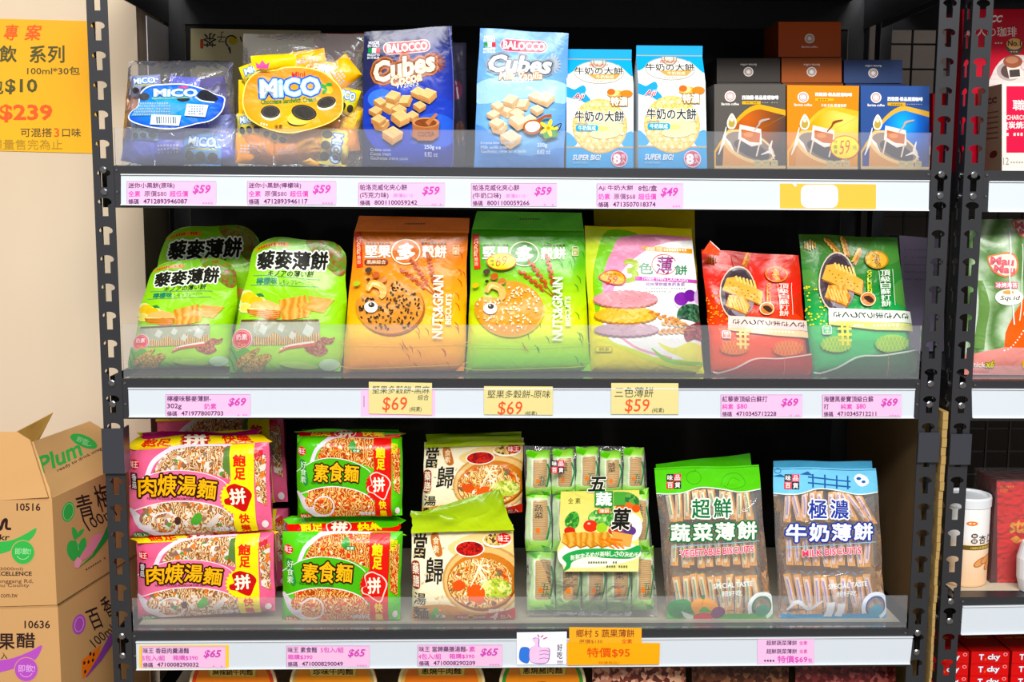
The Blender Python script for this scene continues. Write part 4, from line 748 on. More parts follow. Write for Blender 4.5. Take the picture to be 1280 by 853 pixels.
# --- nut and grain bags
def nutbag(q, top, colr, lab, seed, kindn):
    R = kindn == 'green'; g = dict(orange=[(0, '#ee9418'), (.1, '#f2a41c'), (.3, '#f8c41c'), (.55, '#f0a020'), (.8, '#e2821c'), (1, '#cc6c18')], green=[(0, '#7ccc20'), (.1, '#8cd41c'), (.3, '#dce61a'), (.5, '#b0d820'), (.75, '#62b422'), (1, '#4aa424')])[kindn]
    P = Panel(q, .05, lean=8, n=(14, 18), T=.016, Tb=.028, prof='gusset', wr=.0014, mat=G(kindn+'_nut_bag', g), matb=g[-1][1], zb=ZS[1], ref=[(443, 288), (586, 290), (583, 463), (428, 466)] if not R else [(590, 284), (730, 286), (737, 462), (583, 465)], seed=seed)
    P.root('biscuit_bag', lab, 'snack bag', 'nut and grain biscuit bags')
    F_ = P.sub('top_seal', top, dY=.018, n=(8, 3), T=.0012, Tb=.001, prof='flat', wr=.0015, mat=g[-1][1], lean=-4); F_.line([(top[3][0], top[3][1]-2), (top[2][0], top[2][1]-2)], 1, g[-2][1]); F_.fake((top[0][0]+top[1][0])/2-12, top[0][1]+9, (top[0][0]+top[1][0])/2+14, top[0][1]+11, '#4a3a20')
    o = (0, 0) if not R else (147, 1); X = lambda x, y: (x+o[0], y+o[1])
    dk = '#b8581a' if not R else '#3f8a24'
    for i in range(34):
        x, y = random.uniform(500, 582), random.uniform(296, 455); P.curve([X(x, y), X(x+4, y+4), X(x+5, y+10)], [.4, 1.2, .4], dk, n=2)
    P.rect(*X(445, 290), *X(453, 334), '#d8401c', 3); P.vtext('CHARGER', *X(446.5, 296), *X(451, 318), '#f8d8b0', rot=0, bold=.02); P.vtext('喬吉', *X(446.5, 319), *X(451.5, 330), '#f8d8b0')
    P.fake(*X(458, 303), *X(490, 305), '#5a4a20', n=8); P.text('堅果', *X(457, 307), *X(489, 322), '#f6f4e0', bold=.04); P.text('穀餅', *X(529, 307), *X(559, 322), '#f6f4e0', bold=.04); P.fake(*X(528, 303), *X(560, 305), '#5a4a20', n=8)
    P.ell(*X(508, 315), 18.5, 16, '#f2ecd0'); P.ell(*X(508, 315), 17, 14.6, dk if R else '#d0701c'); P.text('多', *X(498, 305), *X(519, 326), '#f8f6e8', bold=.06, rot=-10)
    if not R: P.rrect(*X(456, 324), *X(486, 331), 3.3, '#7a2418'); P.text('黑麻綜合', *X(459, 325), *X(483, 330), '#f4d8b0', bold=.02)
    P.rrect(*X(567, 306), *X(575, 318), 1.5, '#f4e0a0'); P.rrect(*X(567.7, 306.7), *X(574.3, 317.3), 1.2, dk); P.vtext('純素', *X(568.5, 307.5), *X(573.5, 317), '#f4e0a0')
    for a, L in ((-52, 60), (-35, 62), (-12, 58)):                  # wheat ears
        bx, by = X(548, 372); dx, dy = math.sin(math.radians(a)), -math.cos(math.radians(a)); P.line([(bx, by), (bx+dx*L, by+dy*L)], 1, '#a84a14')
        for k in range(9): e = 22+k*4.2; P.ell(bx+dx*e+dy*1.8*(-1)**k, by+dy*e-dx*1.8*(-1)**k, 3.4, 1.5, '#c8601c' if k % 2 else '#b04e14', rot=90+a*-1)
    cx, cy = X(489, 383); pts = [(cx+42*math.cos(math.radians(a)), cy+34*math.sin(math.radians(a))) for a in range(-95, 196, 12)]+[(cx-33, cy-14), (cx-10, cy-12), (cx-4, cy-22)]
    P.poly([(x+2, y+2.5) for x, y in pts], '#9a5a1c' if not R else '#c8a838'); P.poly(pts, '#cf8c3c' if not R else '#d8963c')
    for i in range(150):
        a, r_ = random.uniform(0, 6.28), math.sqrt(random.random())
        x, y = cx+39*r_*math.cos(a), cy+31*r_*math.sin(a)
        if x < cx-2 and y < cy-10: continue
        P.ell(x, y, 1.9, 1.05, ('#2c2018' if i % 3 else '#4a3424') if not R else ('#f4e8c0' if i % 3 else '#e8c070'), rot=random.uniform(0, 180), n=6)
    x, y = X(471, 360); P.curve([(x-10, y+4), (x-4, y-5), (x+7, y-1), (x+10, y+8), (x+6, y+13)], [5, 9, 9, 5], '#e8b060'); P.curve([(x-8, y+2), (x-3, y-5), (x+6, y-2)], [1, 3, 1], '#f6d490')
    ex, ey = X(466, 384.5); P.ell(ex, ey, 8, 7, '#f2f0e4'); P.ell(ex+.5, ey-2.5, 3.8, 3.2, '#3a342c'); P.ell(ex-.5, ey-3.5, 1, 1, '#d8d8d0')
    for bx, by, r_, c in ((462, 338, 4.2, '#4a3a2c'), (471, 344, 5, '#b85c28'), (462, 350, 2.4, '#3a2a20'), (449, 355, 4, '#a8c040' if not R else '#d8b428'), (480, 350, 5, '#c07838')): P.ell(*X(bx, by), r_, r_*.8, c, rot=20)
    P.text('NUTS&GRAIN', *(lambda a: (a[0]-38.5, a[1]-6))(X(549, 384)), *(lambda a: (a[0]+38.5, a[1]+6))(X(549, 384)), '#f4f6e8', rot=89, bold=.03); P.text('BISCUITS', *(lambda a: (a[0]-18.5, a[1]-3.2))(X(561.5, 387)), *(lambda a: (a[0]+18.5, a[1]+3.2))(X(561.5, 387)), '#f4f6e8', rot=89, bold=.02)
    P.line([X(426, 429), X(510, 431), X(586, 427)], .8, g[1][1]); P.line([X(427, 457), X(584, 452)], .8, g[2][1]); P.curve([X(505, 425), X(508, 432), X(513, 437)], [.5, 1.5, .5], '#a85a1c')
    return P
nutbag([(443, 288), (585, 290), (581, 463), (428, 466)], [(449, 269), (587, 272), (586, 291), (443, 289)], 0, 'orange nut and grain biscuit bag with a dark-speckled round cookie', 21, 'orange')
NG = nutbag([(590, 284), (730, 286), (737, 462), (583, 465)], [(596, 262), (727, 264), (730, 287), (590, 285)], 0, 'bright green nut and grain biscuit bag with a yellow price sticker', 33, 'green')
sticker(NG, 627, 327, 18, 10.5, '69', fill='#e8dc2c', small=('特', '惠', '價'))
# --- three-colour crackers
def wheat(P, x0, y0, x1, y1, c1, c2, k=9, s=3.4):
    dx, dy = x1-x0, y1-y0; L = math.hypot(dx, dy); dx /= L; dy /= L; ang = -math.degrees(math.atan2(dy, dx))
    P.line([(x0, y0), (x1, y1)], .8, c1)
    for i in range(k): e = L*(.3+.7*i/k); sg = (-1)**i; P.ell(x0+dx*e-dy*1.9*sg, y0+dy*e+dx*1.9*sg, s, s*.45, c2 if i % 2 else c1, rot=ang+20*sg, n=10)
Q = Panel([(742, 262), (868, 264), (876, 460), (742, 460)], .12, lean=6, n=(8, 10), T=.012, Tb=.02, prof='gusset', wr=.002, mat='#d8c412', zb=ZS[1]).root('cracker_bag', 'yellow cracker bag hidden behind the three-colour one, only its top showing', 'snack bag')
P = Panel([(731, 279), (864, 282), (880, 464), (738, 462)], .05, lean=8, n=(14, 18), T=.016, Tb=.028, prof='gusset', wr=.0013, mat='#e8dc1a', matb='#d8c818', zb=ZS[1])
P.root('cracker_bag', 'yellow and white three-colour thin cracker bag with purple sweet potatoes', 'snack bag')
P.blob([(732, 288), (760, 284), (770, 286), (752, 305), (742, 330), (738, 370), (732, 370)], '#c8dc4a'); P.blob([(760, 284), (800, 292), (770, 310), (756, 335), (752, 370), (744, 390), (741, 350), (746, 315)], '#7cc420')
P.blob([(782, 292), (864, 294), (830, 310), (790, 330), (770, 350), (764, 375), (754, 370), (754, 340), (765, 310)], '#e894b4')
P.poly(catmull([(866, 297), (840, 299), (812, 308), (786, 326), (770, 350), (760, 380), (752, 405), (765, 425), (800, 440), (840, 446), (880, 446)], 4, False)+[(878, 440), (874, 370), (866, 297)], '#f4f4f2')
P.curve([(764, 378), (760, 400), (790, 430), (838, 445)], 3, '#e8a8c0'); P.blob([(820, 425), (840, 432), (860, 425), (882, 432), (884, 448), (870, 455), (850, 444), (832, 436)], '#e8e468'); P.curve([(812, 432), (835, 448), (880, 452)], [1, 6, 4], '#8cc83c'); P.curve([(746, 420), (790, 436), (830, 452), (880, 462)], [2, 7, 3], '#d4e42a')
P.poly([(800, 305), (865, 308), (865, 314), (806, 311)], '#e09a30'); P.rect(820, 305, 827, 312, '#f6c890'); P.text('標穎', 807, 306.5, 818, 311.5, '#fff4e0', bold=.02); P.fake(829, 308, 858, 311, '#fff0d8')
P.text('3', 777, 322, 797, 350, '#9ab83c', bold=.02, out=('#c8a040', .02), shear=.1); P.text('色', 798, 326, 815, 340, '#2c7a4c', bold=.03); P.ring(829, 328, 15, 12.5, 1, '#d8503c', 20, 340); P.text('薄', 819, 318, 840, 340, '#8a2a78', bold=.02, shear=.15); P.text('餅', 842, 329, 857, 341, '#2c7a4c', bold=.03)
P.poly([(793, 343), (873, 347), (873, 351), (793, 348)], '#c458ac'); P.text('THREE THIN CRACKERS', 801, 344.3, 858, 348.6, '#f8e0f0', bold=.02, rot=-2); P.text('純味薄餅纖高鈣食感', 806, 350.5, 854, 355, '#a888b8', bold=.02); P.fake(806, 357, 856, 358.5, '#a8b0a8'); P.fake(806, 361, 838, 362.5, '#a8b0a8')
P.ell(858, 373, 18, 12, '#e4d4e8'); P.ell(850, 371, 9, 8.5, '#7a2c9a', 10); P.ell(861, 367, 7.5, 8, '#6c2690', 60); P.ell(872, 368, 6, 9, '#c8a8d0')
P.blob([(846, 385), (855, 378), (870, 378), (880, 388), (878, 402), (862, 398), (850, 396), (844, 398)], VOR('seaweed', 220, [(0, '#1c3c2c'), (.4, '#2e5a3c'), (.75, '#4c7a58')])); P.poly([(838, 392), (862, 406), (850, 404), (840, 398)], '#e09a48'); P.poly([(840, 396), (858, 410), (846, 408)], '#4c8a58')
P.blob([(852, 412), (860, 404), (876, 400), (882, 410), (882, 424), (866, 421), (856, 424)], VOR('adzuki', 260, [(0, '#7a2c3c'), (.5, '#9c4a54'), (.8, '#5c1c2c')]))
def cook(cx, cy, rx, ry, c, e):
    pts = [(cx+(rx+(1.1 if i % 2 else -.6))*math.cos(math.radians(i*6)), cy+(ry+(.6 if i % 2 else -.4))*math.sin(math.radians(i*6))) for i in range(60)]
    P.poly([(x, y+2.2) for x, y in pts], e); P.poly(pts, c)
    for i in range(9): a = i*2.4; P.ell(cx+rx*.7*math.sqrt(i/9)*math.cos(a), cy+ry*.7*math.sqrt(i/9)*math.sin(a), 1.1, .5, e, n=6)
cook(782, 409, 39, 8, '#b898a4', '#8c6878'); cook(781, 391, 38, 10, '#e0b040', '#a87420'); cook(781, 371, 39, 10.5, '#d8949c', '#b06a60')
wheat(P, 858, 404, 808, 388, '#c87828', '#e09840'); wheat(P, 866, 410, 820, 412, '#c88850', '#dcaa78', 10); wheat(P, 864, 406, 824, 400, '#c88850', '#dcaa78', 8)
P.rrect(744, 430, 764, 437, 3, '#a8a820'); P.rrect(744.6, 430.6, 763.4, 436.4, 2.8, '#e8dc1a'); P.text('純素', 749, 431, 760, 436, '#5a5a18', bold=0)
P.blob([(748, 345), (758, 336), (772, 336), (781, 344), (778, 353), (764, 353)], '#e0581c', part='price_sticker', n=5); P.blob([(750, 345), (759, 337.5), (771, 337.5), (779, 344), (776.5, 351.5), (764, 351.5)], '#f0a820', part='price_sticker', n=5); P.text('59', 757, 343, 771, 352, '#d83a1c', shear=.3); P.text('特惠價元', 755, 339, 775, 342.5, '#6a4a18', bold=0)
# --- soda cracker bags
def soda(quad, ref_dx, ref_dy, kindn, lab, Y, corner):
    g = dict(red=[(0, '#ec5c38'), (.3, '#ea5228'), (.7, '#d83820'), (1, '#c43020')], green=[(0, '#3cb470'), (.3, '#38b864'), (.6, '#1c7c30'), (1, '#4c7a30')])[kindn]; R = kindn == 'red'
    ref = [(998, 286), (1122, 291), (1142, 462), (1013, 462)]
    P = Panel(quad, Y, lean=10, n=(14, 18), T=.014, Tb=.024, prof='gusset', wr=.0022, mat=G(kindn+'_soda_bag', g), matb=g[-1][1], zb=ZS[1], ref=ref)
    P.root('soda_cracker_bag', lab, 'snack bag', 'white soda cracker bags')
    a, b, c, d = ('#d8603a', '#e88a3c', '#e86a2c', '#f0a050') if R else ('#2c8a3c', '#4caa44', '#8cc44c', '#c8dc5a')
    for cx, cy, rx, ry in ((1108, 306, 22, 20), (1130, 362, 16, 18), (1008, 345, 14, 14)): P.ell(cx, cy, rx, ry, '#4c8a3c' if not R else '#c8381c')
    for i in range(80): x = 1003+random.random()**1.5*36; y = random.uniform(352, 402); P.ell(x, y, 1.2, 1.2, ('#d8d848' if not R else '#f0983c'), n=6)
    if R: P.blob([(1036, 292), (1050, 290), (1056, 305), (1050, 320), (1040, 315)], '#a83028'); wheat(P, 1050, 316, 1058, 290, '#b86a20', '#d89038', 8)
    for (x0, y0, x1, y1) in ((1056, 322, 1030, 292), (1060, 325, 1052, 290), (1062, 330, 1074, 306)): wheat(P, x0, y0, x1, y1, '#b87a30', '#e8b060', 10) if not R else None
    for i in range(5): P.rect(1004+i*3, 294+abs(i-2)*2, 1006+i*3, 308-abs(i-2)*1.5, '#b8903c' if not R else '#c86a2c')
    P.ell(1043, 348, 23, 38, '#d8c8b8' if not R else '#e8c0a8', -4); P.ell(1043, 348, 21.5, 36, '#4a3c44', -4); P.ell(1048, 358, 17, 24, '#8c8490', -4); P.ell(1044, 345, 17, 30, '#3e3038', -4)
    for y in (0, 1):
        q = [(1030, 327), (1042, 325), (1076, 346), (1074, 364), (1024, 344)] if not y else [(1032, 352), (1052, 352), (1060, 366), (1054, 378), (1027, 367)]
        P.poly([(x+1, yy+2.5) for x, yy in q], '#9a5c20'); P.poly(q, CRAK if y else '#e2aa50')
    for i in range(6): P.line([(1041+i*4.5, 324+i*1.2), (1044+i*4.5, 332+i*1.8)], 2.6, '#f0c870'); P.line([(1031+i*4, 356+i*.6), (1036+i*4, 370+i*1.0)], 2, '#f0c070')
    for i in range(14): P.ell(1034+i*2.6+(i % 3), 334+i*1.3+(i % 4)*3, .9, .7, '#8a4c1c', n=6)
    P.ell(1093, 320, 14.5, 11.5, '#b8842c' if not R else '#d87828', -8); P.ell(1093, 320, 12.5, 9.6, '#e0b04a' if not R else '#c8401c', -8); P.vtext('金牌', 1087, 313, 1099, 328, '#8a5c18' if not R else '#e8b050', bold=.02, rot=-60)
    P.vtext('頂級白蘇打餅', 1097, 333, 1109, 380, '#e6eee0' if not R else '#f4dcd0', bold=.02, rot=0); P.line([(1112, 332), (1114, 378)], .5, '#e6eee0'); P.line([(1095, 334), (1099, 380)], .5, '#e6eee0')
    P.vtext('GOLDEN', 1081, 333, 1086, 362, '#d8d82c' if not R else '#f0a030', bold=.02); P.ell(1081, 370, 9.5, 9, '#f0d8b0'); P.ell(1081, 370, 8.3, 7.8, '#c87838'); P.blob([(1076, 367), (1083, 366), (1088, 372), (1084, 375), (1078, 371)], '#3c241c')
    P.poly([(1031, 381), (1136, 386), (1138, 401), (1031, 398)], '#e4ece0' if not R else '#f2d4cc')
    for i, sh in enumerate(([(0, 4), (2, 8), (5, 5)], [(0, 2), (3, 4), (1, 8), (5, 9)], [(2, 1), (2, 9)], [(0, 5), (6, 4)], [(0, 3), (4, 2), (2, 9), (6, 8)], [(1, 2), (0, 8), (5, 6)], [(0, 3), (1, 7)], [(0, 6), (4, 3), (6, 8)], [(0, 2), (3, 7)], [(0, 4), (5, 3), (3, 9)], [(0, 5), (6, 7)])):
        if i < 9: P.text('さくっとうまさくさ'[i], 1038+i*10.5, 385+i*.35, 1045+i*10.5, 394+i*.35, '#16160f', rot=-90, bold=.02)
    P.poly([(1031, 398), (1060, 398), (1140, 402), (1140, 411), (1090, 409), (1031, 402)], '#d8dc84' if not R else '#f4cc9c'); P.fake(1062, 402, 1118, 405, '#f8f4d8', n=12)
    P.rrect(1024, 403, 1034, 414, 2, '#f0f4e8'); P.rrect(1024.8, 403.8, 1033.2, 413.2, 1.6, g[1][1]); P.vtext('味王', 1026, 404.5, 1032, 412.5, '#f0f4e8')
    for cx, cy, rx, ry in ((1108, 426, 20, 11), (1040, 426, 18, 10)): P.ell(cx, cy, rx, ry, c)
    for i in range(9):
        for cx, cy, rx in ((1108, 426, 19), (1040, 426, 17)):
            x = cx-rx+i*rx/4.2; hh = 10*math.sqrt(max(0, 1-((x-cx)/rx)**2)); P.line([(x-hh*.4, cy-hh), (x+hh*.4, cy+hh)], .7, d)
            P.line([(x+hh*.4, cy-hh), (x-hh*.4, cy+hh)], .7, d)
    for y in (406, 413, 420): P.rect(1041, y, 1058, y+3, '#e8e04c' if not R else '#f8d880')
    P.rect(1045, 402, 1048, 428, '#e8e04c' if not R else '#f8d880'); P.rect(1051.5, 402, 1054.5, 428, '#e8e04c' if not R else '#f8d880')
    P.poly([(1014, 461), (1040, 452), (1078, 440), (1142, 432), (1143, 470), (1014, 470)], '#27603a' if not R else '#b02a1c'); P.curve([(1014, 460.5), (1040, 452), (1068, 441), (1100, 440), (1141, 434)], 1.8, '#dfe8dc' if not R else '#f4e0d8')
    P.line([(1104, 438), (1106, 461)], .6, '#d87878')
    if corner: P.sub('folded_corner', corner, dY=-.003, n=(2, 2), T=.0006, Tb=.0005, prof='flat', wr=.0003, mat=g[1][1]).line([(corner[0][0], corner[0][1]), (corner[1][0], corner[1][1])], 1.6, '#f4d8d0')
    return P
soda([(877, 308), (998, 316), (1011, 464), (890, 463)], 0, 0, 'red', 'red soda cracker bag with a folded top corner and two stacked crackers', .048, [(888, 297), (900, 308), (899, 316), (877, 313)])
soda([(998, 287), (1122, 292), (1142, 460), (1015, 462)], 0, 0, 'green', 'green soda cracker bag with a gold medal, rightmost on the middle shelf', .05, None)
o = Panel([(1124, 295), (1180, 300), (1180, 440), (1132, 440)], .3, n=(1, 1), T=0, Tb=.05, prof='flat', wr=0, mat='#a89cb8', kind='card', name='box_body', zb=ZS[1]).root('violet_box', 'pale violet box at the back right of the middle shelf', 'box')
for i in range(5): o.fake(1130, 312+i*9, 1172, 314+i*9, '#8c80a4')
# ================================================================ lower shelf
NOODLE = WAVE('noodle_photo', 62, [(0, '#a05a20'), (.35, '#d09048'), (.7, '#e8c078'), (1, '#f4d8a0')], 22, det=4, extra=(110, .58, [(0, '#e07a30'), (.3, '#8a5c40'), (.55, '#f4ead4'), (.8, '#c8502c'), (.92, '#5c8a3c')]))
MEATN = WAVE('noodle_meat_photo', 60, [(0, '#7c4420'), (.35, '#b87c48'), (.7, '#dcb888'), (1, '#f0dcb8')], 22, det=4, extra=(100, .53, [(0, '#e8dcd0'), (.35, '#8c6c58'), (.55, '#d87c3c'), (.75, '#c8a890'), (.93, '#5c9040')]))
REDN = WAVE('noodle_red_photo', 64, [(0, '#9c3410'), (.35, '#c86428'), (.7, '#e0a050'), (1, '#f0cc88')], 22, det=4, extra=(110, .6, [(0, '#d84820'), (.5, '#e89040'), (.8, '#f4e0b8')]))
def noodlepack(q, Y, zb, lab, kindn, lean=3, seed=1, flapq=None, T=.012, yaw=-4, seal=True):
    pk = kindn == 'pink'
    A = (dict(bg='#e66a8e', sw='#e87a9c', band='#f6e01c', bt='#d8361c', burst='#f6e43c', bub='#c02020', txt='#f6b420', nd=MEATN, ch='肉焿湯麵') if pk else dict(bg='#58c424', sw='#4cb020', band='#d83020', bt='#f6dc2c', burst='#d82818', bub='#d83020', txt='#f8b820', nd=REDN, ch='素食麵'))
    ref = [(160, 567), (337, 562), (339, 670), (163, 677)]
    P = Panel(q, Y, lean=lean, yaw=yaw, n=(14, 10), T=T, Tb=.075, prof='block', wr=.0013, wob=.003, mat=A['bg'], zb=zb, ref=ref, seed=seed)
    P.root('noodle_pack', lab, 'noodle pack', ('pink mushroom noodle multipacks' if pk else 'green vegetarian noodle multipacks'))
    W = 1 if pk else 1
    P.curve([(188, 602), (196, 584), (212, 572), (225, 568), (292, 567)], 6, '#e8e0ec'); P.poly(catmull([(196, 597), (204, 582), (218, 571), (240, 567)], 4, False)+[(291, 566), (291, 606), (262, 597), (225, 594)], A['nd'])
    P.poly(catmull([(180, 640), (205, 631), (232, 631), (262, 634), (282, 642), (296, 655)], 4, False)+[(297, 673), (212, 678), (195, 665)], A['nd'])
    P.poly(catmull([(161, 616), (190, 600), (220, 594), (255, 597), (280, 606), (296, 620)], 4, False)+catmull([(296, 652), (280, 641), (255, 634), (225, 632), (195, 636), (164, 646)], 4, False), A['sw'])
    P.curve([(161, 616), (190, 600), (220, 594), (255, 597), (280, 606), (293, 618)], 1, '#f8e8ee'); P.curve([(164, 646), (195, 636), (225, 632), (255, 634), (280, 641), (292, 650)], 1.3, '#f8e8ee')
    P.curve([(163, 642), (172, 650), (186, 664), (200, 674), (212, 678)], [3, 12, 10, 4], '#dfd4dc'); P.ell(209, 660, 18.5, 15, '#e6dce2', 10); P.ell(209, 659.5, 16, 12.5, A['nd'], 10); P.ell(186, 653, 8, 8, MEATN if pk else A['nd'], 30)
    if pk: P.blob([(242, 656), (248, 648), (254, 647), (256, 655), (250, 661), (244, 660)], '#4c9c34'); P.line([(262, 664), (270, 658), (277, 648)], [5, 8, 4], '#d8ccc4'); P.ell(226, 656, 4, 5, '#4a2c28')
    else: P.blob([(250, 575), (256, 570), (262, 576), (258, 582), (251, 581)], '#3c9c3c'); P.rrect(255, 580, 270, 585, 1.5, '#2c7a34'); P.text('全素', 257, 580.8, 268, 584.3, '#f4fff0')
    if pk: P.poly([(284, 569), (291, 568), (291, 602), (282, 592)], '#5a7c3c')
    P.ell(171, 587, 7.5, 6, '#d82c34'); P.text('味王', 165, 583, 177, 591, '#ffe8e4', bold=.03)
    if pk: P.rrect(165, 597, 176, 618, 2, '#3a1c24'); P.vtext('香菇', 167, 598, 174.5, 617, '#f8f0f0', bold=.02)
    else: P.blob([(168, 600), (177, 599), (180, 612), (184, 628), (178, 632), (173, 618)], '#2c8a3c'); P.vtext('好食素', 170, 600, 180, 629, '#eef8e0', bold=0)
    n = len(A['ch']); x0, x1 = (176, 275) if pk else (192, 268)
    for i, c in enumerate(A['ch']):
        w_ = (x1-x0)/n; P.text(c, x0+i*w_+1, (602, 599, 601, 606)[i]+(0 if pk else 1), x0+(i+1)*w_-1, (624, 623, 622, 627)[i]+2, A['txt'], bold=.03, out=('#301408', .1), rot=(2, -2, -4, -8)[i] if pk else -3)
    P.text('INSTANT NOODLES MUSHROOM PORK FLAVOR' if pk else 'VEGETARIAN INSTANT NOODLES', 188, 627, 258 if pk else 240, 630, '#7a2440' if pk else '#1c5a1c', bold=.01, rot=-1)
    P.text('調理參考', 270, 664, 294, 670, '#eaeef8', bold=.03); P.ell(178, 674, 10, 3.5, '#2c8a3c' if pk else '#d83c2c', 2); P.text('5包入', 170, 671.5, 186, 676.5, '#eef8e0', bold=.02)
    P.poly([(290, 565), (320, 563.5), (322, 672), (296, 673)], A['band'])
    P.text('飽', 295, 576, 310, 590, A['bt'], bold=.05); P.text('足', 297, 592, 310, 606, A['bt'], bold=.05); P.text('快', 302, 648, 314, 659, A['bt'], bold=.04); P.text('樂', 303, 661, 314, 671, A['bt'], bold=.04)
    bx, by = 300, 628; P.poly([(bx+(22 if i % 2 else 19)*math.cos(i*math.pi/24), by+(22 if i % 2 else 19)*math.sin(i*math.pi/24)) for i in range(48)], A['burst'])
    hb = [(287, 616), (296, 611), (304, 613), (312, 616), (318, 624), (315, 634), (310, 645), (300, 642), (293, 638), (285, 636), (284, 630), (290, 627)]
    if not pk: P.blob([(301+(x-301)*1.12, 627+(y-627)*1.1) for x, y in hb], '#f8d8c8')
    P.blob(hb, A['bub']); P.text('拼', 291, 617, 310, 636, '#fff6dc', bold=.04, rot=6)
    P.poly([(321, 580), (333, 576), (334, 640), (324, 632)], A['nd']); P.vtext('飽足', 320, 570, 330, 584, A['bt'], bold=.03); P.ell(331, 662, 3.5, 5, '#f8e8e8')
    for fq, dy, ln in (flapq or []):
        f = P.sub('top_fold', fq, dY=dy, lean=ln, n=(12, 5), T=.003, Tb=.002, prof='pillow', wr=.0035, mat='#f0d418' if pk else A['bg'], seed=seed+5, wob=.03)
        (ax, ay), (bx, by), (cx, cy), (dx_, dy_) = fq; f.ref = [(0, 0), (100, 0), (100, 20), (0, 20)]
        if pk: f.blob([(4, 1), (40, -2), (70, 3), (98, 0), (100, 6), (70, 8), (40, 5), (10, 9)], '#d82c7c'); f.text('拼', 40, 6, 56, 17, '#fff0d8', bold=.06, out=('#b82020', .2)); f.text('飽足', 10, 9, 30, 18, '#d8361c', bold=.04); f.text('快樂', 68, 7, 88, 17, '#d8361c', bold=.04)
        else: f.poly([(0, 9), (100, 8), (100, 19), (0, 20)], '#d83020'); f.ell(46, 13, 11, 8, '#f8d8c8'); f.ell(46, 13, 10, 7, '#c82418'); f.text('拼', 40, 7, 53, 19, '#fff0d8', bold=.06); f.text('飽足', 12, 10, 32, 18, '#f6dc2c', bold=.04); f.text('快樂', 62, 9, 84, 17, '#f6dc2c', bold=.04); f.poly([(70, 0), (100, 0), (98, 10), (84, 14), (76, 8)], '#4cb020')
    return P
zb3 = ZS[2]
Y0 = yat(250, 780, zb3+.001)
a = noodlepack([(171, 684), (342, 673), (344, 772), (173, 782)], .045, zb3, 'pink mushroom noodle multipack, lower front of its stack', 'pink', seed=2, flapq=[([(170, 673), (340, 664), (342, 680), (171, 688)], .004, 50)])
noodlepack([(160, 566), (336, 560), (340, 669), (163, 678)], .045, a.C[0].z+.007, 'pink mushroom noodle multipack, topmost front of its stack', 'pink', seed=4, flapq=[([(172, 548), (326, 545), (336, 563), (161, 570)], .006, 42)])
b = noodlepack([(218, 668), (361, 664), (362, 760), (220, 770)], .155, zb3, 'pink noodle multipack at the back, lower of the rear pair', 'pink', seed=6)
noodlepack([(197, 550), (354, 541), (360, 653), (200, 658)], .155, max(b.C[0].z, b.C[1].z)+.002, 'pink noodle multipack at the back, raised above the front stack', 'pink', seed=8, flapq=[([(205, 533), (350, 531), (356, 548), (197, 553)], .004, 30)])
c_ = noodlepack([(354, 671), (503, 671), (500, 781), (353, 781)], .042, zb3, 'green vegetarian noodle multipack, lower of its stack', 'green', seed=12, yaw=-3, flapq=[([(362, 652), (500, 652), (504, 676), (354, 674)], .01, 55)])
noodlepack([(371, 547), (503, 550), (503, 648), (372, 650)], .05, c_.C[1].z+.019, 'green vegetarian noodle multipack, topmost of its stack', 'green', seed=14, yaw=-3, flapq=[([(376, 540), (500, 541), (503, 552), (371, 549)], .004, 40)])
